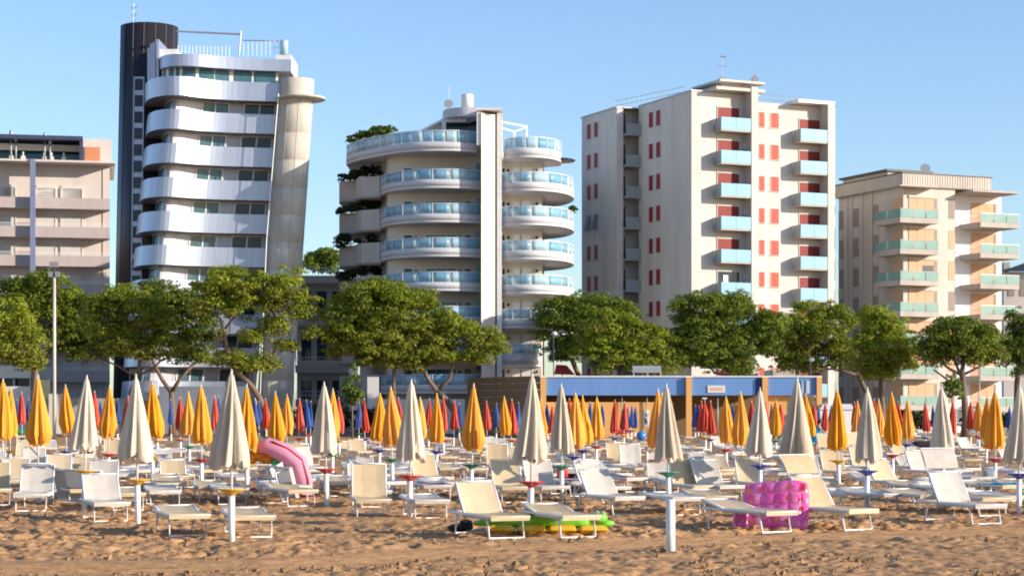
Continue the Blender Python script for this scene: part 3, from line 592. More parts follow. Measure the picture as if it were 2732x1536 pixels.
m = MB(); m.tube([(WX(785, 170), 170, 0), (WX(785, 170), 170, WZ(957, 170))], .06, 6); m.box(WX(783, 170), WX(795, 170), 169.9, 170.1, WZ(958, 170), WZ(955, 170)); rebase(tag(m.build('street_lamp', M['grey']), 'thin grey street lamp beside the concrete column foot', 'street lamp', 'street lamps'))
# white terrace parapet at the tower base
for k, (a, b) in enumerate(((424, 505), (507, 585), (587, 664))):
    pass
B2t = thing('terrace_parapet', 'white panelled terrace parapet at the foot of the silver tower', 'parapet', (WX(545, 174.5), 174.5, 0))
for a in range(424, 664, 30): m = MB(); m.box(WX(a, 174.5), WX(a + 29.3, 174.5), 174.5, 174.6, .12, WZ(1030, 174.5)); m.build('panel', M['silver'], B2t)

# ------------------------------------------------------------------ low building between
B = thing('low_building', 'low shaded beige building in the gap between silver tower and curved building', 'building', (WX(850, 200), 200, 0))
Yb = 200.0; m = MB(); m.box(WX(788, Yb), WX(930, Yb), Yb + 1.5, Yb + 12, 0, WZ(745, Yb)); m.build('wall', M['slab_b5'], B)
for k, py in enumerate((735, 850, 974, 1065)):
    m = MB(); m.box(WX(788, Yb), WX(930, Yb), Yb, Yb + 1.5, WZ(py + 20, Yb), WZ(py, Yb)); bal = m.build('balcony', M['slab_b5'], B)
    m = MB(); rail(m, (WX(790, Yb), Yb, WZ(py, Yb)), (WX(928, Yb), Yb, WZ(py, Yb)), 0.85, 16); m.build('railing', M['white'], bal)
    if k < 3:
        for a in (800, 842, 884): m = MB(); m.box(WX(a, Yb), WX(a + 26, Yb), Yb + 1.44, Yb + 1.52, WZ(py + 110, Yb), WZ(py + 40, Yb)); m.build('window', M['glass_d'], B)

# ------------------------------------------------------------------ building 3, curved balconies
B = thing('curved_balcony_building', 'ivory apartment building with curved glass fronted balconies', 'building', (WX(1210, 180), 180, 0))
YW = 175.8
def W2(l): return [(WX(p, y), y) for p, y in l]
m = MB(); m.prism(W2([(1036, 176.6), (1060, YW), (1286, YW), (1286, 196), (1030, 196), (1016, 185)]), 0, WZ(385, 174)); m.build('wall', M['wall_b3'], B)
m = MB(); m.prism(W2([(1336, YW), (1445, YW), (1452, 190), (1336, 196)]), 0, WZ(400, 174)); m.build('wall', M['wall_b3'], B)
# central tower
m = MB(); m.prism([(WX(1285, 173.4), 171.5), (WX(1321, 173.4), 172.5), (WX(1321, 173.4), 182), (WX(1285, 173.4), 182)], 0, WZ(310, 173.4)); m.build('tower', M['wall_b3'], B)
m = MB(); m.box(WX(1326, 173.4), WX(1339, 173.4), 172.55, 182, 0, WZ(306, 173.4)); m.build('tower', M['white'], B)
m = MB(); m.box(WX(1273, 173.4), WX(1284.8, 173.4), 171.6, 181, WZ(395, 173.4), WZ(302, 173.4)); m.build('tower', M['white'], B)
m = MB(); m.box(WX(1321, 173.4), WX(1326, 173.4), 172.9, 182, 0, WZ(312, 173.4)); m.build('recess', M['shade_w'], B)
m = MB(); m.box(WX(1273, 173.4), WX(1341, 173.4), 171.4, 182, WZ(303, 173.4), WZ(297, 173.4)); m.build('roof', M['white'], B)
lpath = chaikin(W2([(1284, 173.3), (1245, 172.3), (1195, 171.9), (1145, 172.0), (1098, 172.6), (1058, 173.8), (1030, 175.4), (1015, 177.6), (1013, 180.5)]), 2)[::-1]
rpath = chaikin(W2([(1329, 173.4), (1352, 172.5), (1392, 171.9), (1432, 171.9), (1472, 172.6), (1506, 174.0), (1526, 176.2), (1533, 178.6), (1526, 181.5), (1500, 184.5), (1450, 186.5)]), 2)
zl0 = WZ(478, 172); SP3 = 3.02
def curved_balcony(path, zt, close, bandh=.78, np_=9, gh=.88, skip=(0, 0)):
    zb = zt - bandh
    m = MB(); m.prism(path + close, zb, zb + .2); m.sm = True; m.strip(path, zb + .2, zt, .12); bal = m.build('balcony', M['band_b3'], B)
    ss = resample(path, n=np_ * 4); rl = MB(); rl.strip([(x, y) for x, y in inset(ss, .03)], zt + gh, zt + gh + .05, .05)
    for j in range(np_ + 1): x, y = inset(ss, .05)[j * 4]; rl.tube([(x, y, zt), (x, y, zt + gh)], .03, 4)
    rl.build('handrail', M['white'], bal)
    for j in range(np_):
        if j < skip[0] or j >= np_ - skip[1]: continue
        seg = inset(ss, .04)[j * 4:j * 4 + 5]; a, b = seg[0], seg[-1]
        seg = resample(seg, n=4); f0 = .05
        seg = [(seg[0][0] + (seg[1][0] - seg[0][0]) * .15, seg[0][1] + (seg[1][1] - seg[0][1]) * .15)] + seg[1:-1] + [(seg[-1][0] - (seg[-1][0] - seg[-2][0]) * .15, seg[-1][1] - (seg[-1][1] - seg[-2][1]) * .15)]
        g = MB(); g.sm = True; g.strip(seg, zt + .03, zt + gh - .03, .02); g.build('pane', M['glass_b'] if (j * 7 + int(zt)) % 3 else M['glass_p'], bal)
    return bal
lclose = W2([(1284, 176), (1100, 177), (1040, 181)]); rclose = W2([(1440, 180), (1440, 176), (1329, 176)])
for k in range(7):
    zt = zl0 - k * SP3
    if zt < 1.5: break
    curved_balcony(lpath, zt, lclose, np_=10)
    if k == 5: curved_balcony(chaikin(W2([(1329, 173.4), (1352, 172.8), (1392, 172.6), (1420, 173.0), (1440, 174.5), (1446, 176.5)]), 2), zt - .25, W2([(1440, 176), (1329, 176)]), np_=5, bandh=1.1)
    else: curved_balcony(rpath, zt - .25, rclose, np_=12)
    zf = zt - .68
    for (a, b, g_, pn) in ((1078, 1100, 'glass_d', 1), (1137, 1216, 'glass_t', 3), (1240, 1256, 'glass_d', 1), (1368, 1389, 'curtain', 1), (1391, 1418, 'curtain', 1), (1338, 1347, 'glass_d', 1)):
        f_ = MB(); x0, x1 = WX(a, YW), WX(b, YW); zz = zf + (0 if a > 1300 else 0); f_.box(x0 - .06, x0, YW - .06, YW, zz, zz + 2.2); f_.box(x1, x1 + .06, YW - .06, YW, zz, zz + 2.2); f_.box(x0, x1, YW - .06, YW, zz + 2.12, zz + 2.2); w = f_.build('window', M['white'], B)
        for q in range(pn): m = MB(); m.box(x0 + (x1 - x0) * q / pn + .02, x0 + (x1 - x0) * (q + 1) / pn - .02, YW - .04, YW - .02, zz, zz + 2.12); m.build('pane', M[g_], w)
    m = MB(); m.box(WX(1270, 174), WX(1283, 174), 174.2, 174.24, zf + .9, zf + 2.35); m.build('screen', M['glass_t'], B)
    for px in (1110, 1226, 1356, 1432): m = MB(); m.ball((WX(px, YW), YW - .1, zf + 1.9), .12, .08, .14, 8, 6); m.build('wall_lamp', M['dark'], B)
# top terraces
tl = chaikin(W2([(1272, 173.0), (1230, 172.0), (1180, 171.8), (1120, 172.1), (1070, 173.0), (1030, 174.6), (985, 176.6), (940, 179.6), (924, 181.8)]), 2)[::-1]
curved_balcony(tl, WZ(383, 173), W2([(1272, 178), (1100, 185), (940, 188)]), bandh=.8, np_=17, gh=1.0)
trp = chaikin(W2([(1344, 173.4), (1366, 172.6), (1400, 172.2), (1436, 172.4), (1468, 173.2), (1490, 174.6), (1500, 176.4), (1494, 178.5)]), 2)
curved_balcony(trp, WZ(397, 173), W2([(1440, 180), (1344, 178)]), bandh=.85, np_=9, gh=.95)
m = MB(); m.lathe((WX(1496, 177), 177), [(1.25, WZ(432, 177)), (1.35, WZ(428, 177)), (1.0, WZ(424, 177))], 24); m.build('awning', M['glass_d'], B)
m = MB(); m.prism(chaikin(W2([(1181, 176), (1190, 174.2), (1230, 173.4), (1272, 173.4)]), 2) + W2([(1272, 180), (1185, 180)]), WZ(313, 174), WZ(289, 174)); m.build('canopy', M['band_b3'], B)
m = MB(); m.lathe((WX(1247, 176), 176.0), [(.56, WZ(290, 176)), (.56, WZ(256, 176)), (.5, WZ(253, 176))], 18); m.build('chimney', M['white'], B)
m = MB(); m.box(WX(1180, 175), WX(1272, 175), 176.5, 181, WZ(385, 175), WZ(316, 175)); m.build('roof_room', M['glass_d'], B)
m = MB(); m.hexa([P(1124, 352, 180), P(1180, 322, 175.5), P(1268, 322, 175.5), P(1200, 352, 180)], [P(1124, 346, 180), P(1180, 316, 175.5), P(1268, 316, 175.5), P(1200, 346, 180)])
m.box(WX(1179, 175), WX(1190, 175), 174.9, 175.2, WZ(385, 175), WZ(318, 175)); m.box(WX(1190, 175), WX(1243, 175), 174.9, 175.3, WZ(326, 175), WZ(317, 175)); m.build('pergola', M['white'], B)
m = MB(); m.tube([P(1340, 326, 175), P(1405, 338, 177)], .09, 4); m.tube([P(1405, 336, 177), P(1405, 375, 177)], .09, 4); m.tube([P(1340, 342, 174), P(1372, 352, 176)], .08, 4); m.tube([P(1372, 352, 176), P(1372, 380, 176)], .08, 4); m.tube([P(1372, 352, 176), P(1405, 340, 177)], .06, 4); m.build('pergola', M['white'], B)
m = MB(); a = Vector(P(1197, 279, 175)); m.lathe((0, 0), [(.05, 0), (.3, .06), (.42, .16)], 14)
m.v = [tuple(a + Matrix.Rotation(R(75), 3, 'X') @ Vector(v)) for v in m.v]; m.tube([a, (a.x, a.y, WZ(290, 175))], .03, 4); m.build('satellite_dish', M['grey'], B)
m = MB(); m.tube([P(1198, 290, 176), P(1198, 230, 176)], .025, 4); m.build('aerial', M['grey'], B)
# planter terraces on the left side
for k in range(7):
    zA = WZ(470, 178) - k * 3.02
    for nm, pts_, dz in (('a', [(951, 179.9), (965, 178.9), (1013, 177.9)], 0), ('b', [(905, 182.6), (908, 181.9), (953, 180.4)], -.05)):
        pl = W2(pts_); m = MB(); zb = max(zA - 2.0 + dz, .0); m.strip(pl, zb, zA + dz, .2); m.prism(pl + W2([(1020, 184), (930, 188)]), zb, zb + .2); m.build('planter', M['plant_b3'], B)
m = MB(); m.prism(W2([(1014, 180.6), (1030, 180), (1030, 196), (960, 196)]), 0, WZ(400, 180)); m.build('wall', M['plant_b3'], B)
for k in range(5):
    zA = WZ(470, 178) - k * 3.02; pyA = HY - (zA - CZ) * F / 180
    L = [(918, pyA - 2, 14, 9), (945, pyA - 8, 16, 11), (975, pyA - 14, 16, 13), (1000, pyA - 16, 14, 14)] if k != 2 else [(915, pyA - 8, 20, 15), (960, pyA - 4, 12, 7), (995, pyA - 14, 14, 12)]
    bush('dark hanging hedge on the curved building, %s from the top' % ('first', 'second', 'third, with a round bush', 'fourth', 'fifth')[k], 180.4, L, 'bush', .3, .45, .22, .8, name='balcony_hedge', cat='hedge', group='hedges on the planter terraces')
bush('long yellowish green roof hedge at the left end of the curved building top', 181, [(945, 372, 18, 9), (975, 362, 20, 10), (1005, 352, 22, 11), (1035, 346, 16, 11)], 'sapl', .15, .4, .2, .8, name='roof_hedge', cat='hedge')
m = MB(); m.box(WX(942, 182), WX(1040, 182), 182.5, 184, WZ(405, 182), WZ(352, 182)); m.build('roof_room', M['plant_b3'], B)
bush('small round green bush on the right end of a curved balcony', 178, [(1529, 556, 9, 9)], 'sapl', .2, .25, .15, 1, name='potted_bush', cat='bush')

# ------------------------------------------------------------------ building 4, red shutters
fr = Frame(1845, 176.3, 24.5)
B = thing('red_shutter_building', 'tall cream apartment building with red shutters and pale blue balconies', 'building', fr.loc(5, 5))
zT = fr.z(243, 0, 0); xF = fr.xat(2228, 0); y1 = fr.yat(1704, 0); y2 = y1 + .1; y3 = fr.yat(1552, -2.3)
xs_ = fr.xat(2022, 0)
m = MB(); m.box(0, xs_, 0, y1, 0, zT, fr); m.box(xs_, xF, 0, y1, 0, zT - .55, fr); m.build('wall', M['wall_b4'], B)
m = MB(); m.box(-2.3, -1.6, y2, y3, 0, zT - .2, fr); m.box(-1.6, xF - 1, y2 + 1.3, y3, 0, zT - .2, fr); m.build('wall', M['wall_b4'], B)
m = MB(); m.box(-.08, xs_ + .1, -.08, y1, zT + .003, zT + .12, fr); m.box(-2.4, xF - 1, y2 - .05, y3 + .1, zT - .197, zT - .08, fr); m.build('roof', M['grey'], B)
FH = 85.6 / F * 180
# left face windows
zc = fr.z(318, 0, fr.yat(1745, 0))
for k in range(11):
    z = zc - k * FH
    if z < 1: break
    for px in (1737.6, 1757):
        y0_ = fr.yat(px + 5.5, 0); y1_ = fr.yat(px - 5.5, 0)
        f_ = MB(); f_.box(-.05, .0, y0_ - .08, y0_, z - .72, z + .72, fr); f_.box(-.05, 0, y1_, y1_ + .08, z - .72, z + .72, fr); f_.box(-.07, 0, y0_ - .1, y1_ + .1, z - .78, z - .72, fr); w = f_.build('window', M['wall_b4'], B)
        m = MB(); m.box(-.03, .0, y0_, y1_, z - .7, z + .7, fr); m.build('shutter', M['dred_sh'], w)
    for px in (1572, 1591):
        y0_ = fr.yat(px + 5, -2.3); y1_ = fr.yat(px - 5, -2.3); zz = z - .15
        f_ = MB(); f_.box(-2.35, -2.3, y0_ - .08, y0_, zz - .72, zz + .72, fr); f_.box(-2.35, -2.3, y1_, y1_ + .08, zz - .72, zz + .72, fr); f_.box(-2.37, -2.3, y0_ - .1, y1_ + .1, zz - .78, zz - .72, fr); w = f_.build('window', M['wall_b4'], B)
        m = MB()
        if k == 3: m.hexa([fr(-2.7, y0_, zz - .8), fr(-2.7, y1_, zz - .8), fr(-2.66, y1_, zz - .8), fr(-2.66, y0_, zz - .8)], [fr(-2.35, y0_, zz + .7), fr(-2.35, y1_, zz + .7), fr(-2.31, y1_, zz + .7), fr(-2.31, y0_, zz + .7)]); m.build('shutter', M['navy'], w)
        else: m.box(-2.33, -2.3, y0_, y1_, zz - .7, zz + .7, fr); m.build('shutter', M['dred_sh'], w)
    # loggia balcony between the two walls
    zl = z - 1.15
    m = MB(); m.box(-1.6, .0, y2 - .6, y2 + 1.3, zl - .1, zl + .08, fr); m.box(-1.58, -.02, y2 - .6, y2 - .54, zl + .08, zl + 1.05, fr); bal = m.build('balcony', M['grey_rail'], B)
    m = MB(); m.box(-1.5, -.75, y2 + 1.22, y2 + 1.3, zl + .1, zl + 2.2, fr); m.build('door', M['dred_sh'], bal)
# front: fins, balconies, shutters
def fcol(pyc, sp, g0, g1, s0, s1, f0, f1, Nf, ztop, zoff=0):
    yb = -1.25; xg0, xg1 = fr.xat(g0, yb), fr.xat(g1, yb); xs0, xs1 = fr.xat(s0, 0), fr.xat(s1, 0); xf0, xf1 = fr.xat(f0, -1.3), fr.xat(f1, -1.3)
    Yb = fr.Y(xg0, yb); zc = WZ(pyc, Yb); st = sp / F * Yb
    m = MB(); m.box(xf0, xf1, -1.32, -.0, 0, ztop, fr); m.build('fin', M['wall_b4'], B)
    for k in range(Nf):
        z = zc - k * st
        if z < 1.2: break
        m = MB(); m.box(xg0, xf0, yb, 0, z - .72, z - .58, fr); bal = m.build('balcony', M['slab_b5'], B)
        xm = (xg0 + xg1) / 2
        for a, b in ((xg0, xm - .015), (xm + .015, xf0 - .02)):
            m = MB(); m.box(a, b, yb - .03, yb, z - .58, z + .55, fr); m.build('panel', M['glass_o'], bal)
        m = MB(); m.box(xg0 - .03, xg0, yb, -.03, z - .55, z + .5, fr); m.build('side_panel', M['grey_rail'], bal)
        f_ = MB(); f_.box(xs0 - .06, xs0, -.07, 0, z - .58, z + 1.72, fr); f_.box(xs1, xs1 + .06, -.07, 0, z - .58, z + 1.72, fr); f_.box(xs0, xs1, -.07, 0, z + 1.6, z + 1.72, fr); w = f_.build('window', M['wall_b4'], B)
        if (g0 < 2000 and k == 5): m = MB(); m.box(xs0, xs1, -.04, 0, z - .58, z + 1.6, fr); m.build('pane', M['glass_d'], w); m = MB(); m.box(xs0 + .6, xs0 + 1.1, -.06, -.042, z - .58, z + 1.3, fr); m.build('curtain', M['curtain'], w)
        else:
            m = MB(); m.box(xs0, xs1, -.03, 0, z - .58, z + 1.6, fr)
            for j in range(13): m.box(xs0, xs1, -.045, -.03, z - .5 + j * .16, z - .5 + j * .16 + .13, fr)
            m.build('shutter', M['dred_sh'], w)
        if k % 2 == 1: m = MB(); m.box(xs1 + .35, xs1 + .95, -.35, 0, z + .9, z + 1.4, fr); m.build('air_conditioner', M['shutter_w'], B)
    return zc, st
fcol(327.6, 88.2, 1924, 2003, 1914, 1971, 2005, 2022, 12, fr.z(232, fr.xat(2010, -1.3), -1.3))
ze, ste = fcol(358.6, 85.0, 2136, 2207, 2132, 2186, 2209, 2226, 12, fr.z(275, fr.xat(2215, -1.3), -1.3))
for k in range(12):
    zc_ = fr.z(321, fr.xat(2050, 0), 0) - k * 85.2 / F * fr.Y(7, 0)
    if zc_ < 1: break
    for a, b in ((2023, 2039), (2055, 2077)):
        x0, x1 = fr.xat(a + 1, 0), fr.xat(b, 0)
        f_ = MB(); f_.box(x0 - .06, x0, -.05, 0, zc_ - .68, zc_ + .68, fr); f_.box(x1, x1 + .06, -.05, 0, zc_ - .68, zc_ + .68, fr); f_.box(x0 - .1, x1 + .1, -.09, 0, zc_ - .74, zc_ - .68, fr); w = f_.build('window', M['wall_b4'], B)
        for h0, h1 in ((x0, (x0 + x1) / 2 - .01), ((x0 + x1) / 2 + .01, x1)): m = MB(); m.box(h0, h1, -.035, 0, zc_ - .66, zc_ + .68, fr); m.build('shutter', M['red_sh'], w)
# joints of the facade
m = MB()
for k in range(11): zz = fr.z(380, 2, 0) - k * 2.96; m.box(.05, fr.xat(1897, 0), -.012, 0, zz, zz + .04, fr)
m.build('joint', M['slab_b5'], B)['kind'] = 'stuff'
# roof items
m = MB(); m.box(fr.xat(1893, 0), xs_, -1.25, 5, zT + .125, zT + .4, fr); m.box(fr.xat(1905, 0), xs_ + .1, -1.1, 4, zT + .9, zT + 1.1, fr); m.box(fr.xat(1925, 0), fr.xat(2000, 0), 0, 4, zT + .4, zT + .9, fr); m.build('roof_house', M['wall_b4'], B)
m = MB(); m.box(fr.xat(2110, 0), fr.xat(2207, 0), -1.3, 1, zT - .5, zT - .2, fr); m.build('roof_slab', M['white'], B)
for px, yy in ((1926, 214), (2013, 211)):
    c0 = Vector(P(px, yy, fr.Y(6, 1))); m = MB(); s_ = .42; m.poly([c0 + Vector((-s_, 0, 0)), c0 + Vector((0, 0, -s_)), c0 + Vector((s_, 0, 0)), c0 + Vector((0, 0, s_))]); m.poly([c0 + Vector((-s_, .08, 0)), c0 + Vector((0, .08, s_)), c0 + Vector((s_, .08, 0)), c0 + Vector((0, .08, -s_))]); m.tube([c0, (c0.x, c0.y + .05, zT + .3)], .04, 4); m.build('antenna_panel', M['grey'], B)
m = MB(); q_ = P(1926, 210, 179); m.tube([q_, P(1926, 150, 179)], .03, 4); m.tube([P(1921, 150, 179), P(1936, 153, 179)], .06, 4); m.tube([P(1914, 176, 179), P(1938, 178, 179)], .02, 4); m.build('aerial', M['grey'], B)
m = MB(); rail(m, fr(-1, y1 + 3, zT), fr(1, 3, zT), .9, 14, .02); rail(m, fr(xs_ + .8, 1, zT - .5), fr(fr.xat(2140, 1), 1, zT - .5), .9, 8, .02); m.build('railing', M['grey'], B)

# ------------------------------------------------------------------ building 5, beige with green glass
fr = Frame(2410, 181.2, 23.0)
B = thing('beige_balcony_building', 'beige apartment building with greenish glass balconies and peach shutters', 'building', fr.loc(5, 5))
zP = fr.z(463, 0, 0); zPb = zP - 1.2; yb_ = fr.yat(2231, -.3); xW1 = fr.xat(2548, 0); xR = fr.xat(2672, 1.5)
m = MB(); m.box(0, xW1, 0, yb_, 0, zPb, fr); m.build('wall', M['wall_b5'], B)
m = MB(); m.box(xW1 + .003, xR, 1.5, yb_, 0, zPb, fr); m.build('wall', M['wwall_b5'], B)
m = MB(); m.box(-.35, fr.xat(2645, -.3), -.3, yb_ + .4, zPb, zP, fr); par = m.build('parapet', M['slab_b5'], B)
m = MB(); n = int(yb_ / .28)
for k in range(n): m.box(-.40, -.35, k * .28, k * .28 + .2, zPb + .06, zP - .03, fr)
n = int((fr.xat(2645, -.3) + .3) / .28)
for k in range(n): m.box(-.3 + k * .28, -.3 + k * .28 + .2, -.35, -.3, zPb + .06, zP - .03, fr)
m.build('slat', M['wall_b5'], par)['kind'] = 'stuff'
m = MB(); m.box(-.45, fr.xat(2647, -.3), -.42, yb_ + .5, zP + .003, zP + .09, fr); m.build('roof', M['dark'], B)
m = MB(); m.box(.3, fr.xat(2500, 2), 3, yb_ - .3, zP + .09, zP + .55, fr); m.build('penthouse', M['wall_b5'], B)
m = MB(); m.box(.0, fr.xat(2502, 2), 2.7, yb_, zP + .553, zP + .75, fr); m.build('penthouse_roof', M['dark'], B)
for k in range(11):
    zt = fr.z(580, 0, -1.3) - k * 83 / F * 180.5
    if zt < .8: break
    x0 = -1.25; yL = fr.yat(2333, -1.25); x1 = fr.xat(2504, -1.35)
    m = MB(); m.box(x0, x1, -1.35, 0, zt - .5, zt - .02, fr); m.box(x0, -.0, 0, yL, zt - .5, zt - .02, fr); bal = m.build('balcony', M['slab_b5'], B)
    n = 3
    for j in range(n): a = x0 + (x1 - x0) * j / n; b = x0 + (x1 - x0) * (j + 1) / n - .04; m = MB(); m.box(a + .04, b, -1.33, -1.30, zt, zt + .78, fr); m.build('pane', M['glass_g'], bal)
    for j in range(2): a = -1.3 + (yL + 1.3) * j / 2; b = -1.3 + (yL + 1.3) * (j + 1) / 2 - .04; m = MB(); m.box(x0 + .02, x0 + .05, a + .04, b, zt, zt + .78, fr); m.build('pane', M['glass_g'], bal)
    m = MB(); m.box(x0, x1, -1.34, -1.29, zt + .79, zt + .84, fr); m.box(x1 - .05, x1, -1.34, 0, zt, zt + .84, fr); m.build('handrail', M['slab_b5'], bal)
    # behind balcony 1
    a, b = fr.xat(2424, 0), fr.xat(2490, 0); m = MB(); m.box(a, b, -.06, 0, zt - .02, zt + 2.0, fr)
    for q in range(1, 3): xx = a + (b - a) * q / 3; m.box(xx - .02, xx + .02, -.075, -.06, zt - .02, zt + 2.0, fr)
    w = m.build('window', M['peach'], B)
    m = MB(); m.box(a - .05, b + .05, -.16, 0, zt + 2.003, zt + 2.2, fr); m.build('shutter_box', M['wall_b5'], w)
    m = MB(); m.box(b + .01, fr.xat(2500, 0), -.03, 0, zt - .02, zt + 2.0, fr); m.build('side_light', M['shade_w'], w)
    if k == 2: m = MB(); m.box(fr.xat(2461, 0), b - .03, -.09, -.07, zt + .6, zt + 1.5, fr); m.build('opening', M['dark'], w)
    m = MB(); m.box(-.05, 0, fr.yat(2405, 0), fr.yat(2384, 0), zt - .02, zt + 2.0, fr); m.build('door', M['peach'], B)
    for pa, pb in ((2238, 2250), (2277, 2291), (2330, 2344)):
        m = MB(); m.box(-.03, 0, fr.yat(pb, 0), fr.yat(pa, 0), zt - .1, zt + 1.7, fr); m.build('window', M['shade_w'], B)
        m = MB(); m.box(-.05, 0, fr.yat(pb, 0), fr.yat(pa, 0), zt - 1.1, zt - .13, fr); m.build('spandrel', M['wall_b5'], B)
    # middle window column
    m = MB(); m.box(fr.xat(2531, 0), fr.xat(2547, 0), -.03, 0, zt + .2, zt + 2.0, fr); m.build('window', M['peach'] if k % 3 else M['shade_w'], B)
    # balcony 2
    zt -= .12; q0 = fr.xat(2616, -1.6); q1 = fr.xat(2720, -1.6)
    m = MB(); m.box(q0, q1, -1.6, 1.5, zt - .5, zt - .02, fr); bal = m.build('balcony', M['slab_b5'], B)
    for j in range(3): a = q0 + (q1 - q0) * j / 3; b = q0 + (q1 - q0) * (j + 1) / 3 - .04; m = MB(); m.box(a + .04, b, -1.58, -1.55, zt, zt + .78, fr); m.build('pane', M['glass_g'], bal)
    m = MB(); m.box(q0, q1, -1.59, -1.54, zt + .79, zt + .84, fr); rail(m, fr(q0 + .03, -1.55, zt), fr(q0 + .03, 1.4, zt), .82, 8, .018); m.box(q1 - .05, q1, -1.55, 1.5, zt, zt + .84, fr); m.build('handrail', M['white'], bal)
    a, b = fr.xat(2590, 1.5), fr.xat(2650, 1.5); m = MB(); m.box(a, b, 1.44, 1.5, zt - .02, zt + 2.1, fr)
    for q in range(1, 3): xx = a + (b - a) * q / 3; m.box(xx - .02, xx + .02, 1.425, 1.44, zt - .02, zt + 2.1, fr)
    w = m.build('window', M['peach'], B)
    m = MB(); m.box(b + .02, b + .3, 1.42, 1.5, zt - .02, zt + 2.1, fr); m.build('side_light', M['shade_w'], w)
for a in (2215, 2256, 2268, 2296, 2322): m = MB(); m.box(-.09, 0, fr.yat(a + 7, 0), fr.yat(a, 0), 0, zPb, fr); m.build('pilaster', M['wall_b5'], B)
m = MB(); m.box(fr.xat(2551, -.1), fr.xat(2554, -.1), 1.3, 1.45, 0, zPb, fr); m.build('downpipe', M['fin_b'], B)
m = MB(); m.box(-1.3, fr.xat(2504, -1.35), -1.4, 0, zPb - .15, zPb - .003, fr); m.build('roof_slab', M['slab_b5'], B)
m = MB(); m.box(fr.xat(2567, 0), fr.xat(2719, -1.6), -1.7, 3, zPb - .35, zPb - .15, fr); m.build('roof_slab', M['slab_b5'], B)
m = MB(); a = Vector(fr(5.2, 4, zP + 1.1)); m.lathe((0, 0), [(.05, 0), (.35, .08), (.5, .2)], 14); m.v = [tuple(a + Matrix.Rotation(R(65), 3, 'X') @ Vector(v)) for v in m.v]; m.tube([a, (a.x, a.y, zP + .7)], .04, 4); m.build('satellite_dish', M['grey'], B)
# far right house
B = thing('house', 'pale cream house with a dark roof at the far right edge behind the beige building', 'house', (WX(2740, 225), 225, 0))
m = MB(); m.box(WX(2678, 225), WX(2840, 225), 225, 236, 0, WZ(725, 225)); m.build('wall', M['wall_b5'], B)
m = MB(); m.hexa([P(2668, 724, 224), P(2850, 724, 224), P(2850, 724, 237), P(2668, 724, 237)], [P(2760, 692, 229), P(2800, 692, 229), P(2800, 692, 231), P(2760, 692, 231)]); m.build('roof', M['dark'], B)
m = MB(); m.box(WX(2684, 226), WX(2700, 226), 227, 228, WZ(722, 226), WZ(698, 226)); m.build('chimney', M['slab_b5'], B)
for a in (2690, 2722): 
    for py in (790, 880, 970): m = MB(); m.box(WX(a, 225), WX(a + 16, 225), 224.93, 225, WZ(py, 225), WZ(py - 42, 225)); m.build('window', M['shade_w'], B)

m = MB(); m.box(-.22, .22, -.22, .22, .42, .46); m.box(-.22, .22, .18, .22, .46, .88)
for a in (-.2, .2):
    for b in (-.2, .2): m.box(a - .02, a + .02, b - .02, b + .02, 0, .419)
BCH = me_of(m, 'balcony_chair', M['white'])
for n_, (px, y_, lv) in enumerate(((1400, 173.6, 0), (1450, 173.9, 1), (1380, 173.6, 2), (1470, 174.2, 3), (1420, 173.7, 4), (1120, 173.8, 0), (1190, 173.5, 1), (1090, 174.6, 2), (1230, 173.9, 3), (1150, 173.6, 4))):
    o = bpy.data.objects.new('balcony_chair', BCH); COL.objects.link(o); o.location = (WX(px, y_), y_, zl0 - lv * SP3 - (.78 if px < 1300 else 1.03) + .2); o.rotation_euler = (0, 0, n_ * 1.1)
    tag(o, 'white chair on the curved building, %s balcony, level %s from the top' % ('left' if px < 1300 else 'right', ('one', 'two', 'three', 'four', 'five')[lv]), 'chair', 'chairs on the curved balconies')
# ------------------------------------------------------------------ beach kiosk
YK = 153.0
B = thing('beach_kiosk', 'long flat beach kiosk with orange walls and blue fascia', 'kiosk', (WX(1800, YK), YK, 0))
zt, zb = WZ(1006, YK), WZ(1054, YK)
k = lambda px: WX(px, YK)
for a, b, mm in ((1457, 1830, 'blue_f'), (1845, 2015, 'blue_f'), (2015.4, 2033, 'navy_f'), (2048, 2178, 'blue_f')):
    m = MB(); m.box(k(a), k(b), YK, YK + .2, zb, zt); m.build('fascia', M[mm], B)
m = MB(); m.box(k(1440), k(2193), YK - .08, YK + 9, zt + .003, zt + .12); m.build('roof', M['white'], B)
for a, b in ((1442, 1457), (1830, 1845), (2033, 2048), (2178, 2192)):
    m = MB(); m.box(k(a), k(b), YK - .25, YK + .25, 0, zt); m.build('pillar', M['orange_w'], B)
m = MB(); m.box(k(1457), k(1798), YK + .45, YK + .6, 0, WZ(1072, YK)); m.build('front_wall', M['orange_w'], B)
m = MB(); m.box(k(1457), k(2180), YK + 5, YK + 5.2, 0, zt - .01); m.build('rear_wall', M['brown_w'], B)
m = MB(); m.box(k(2050), k(2140), YK + .5, YK + .7, 0, zb - .02); m.build('front_wall', M['orange_w'], B)
m = MB(); m.box(k(2140), k(2178), YK + 1.0, YK + 1.2, 0, zb - .02); m.build('front_wall', M['brown_w'], B)
for px in (1660, 1727, 1916): m = MB(); m.tube([(k(px), YK + .3, 0), (k(px), YK + .3, zb)], .05, 6); m.build('post', M['grey'], B)
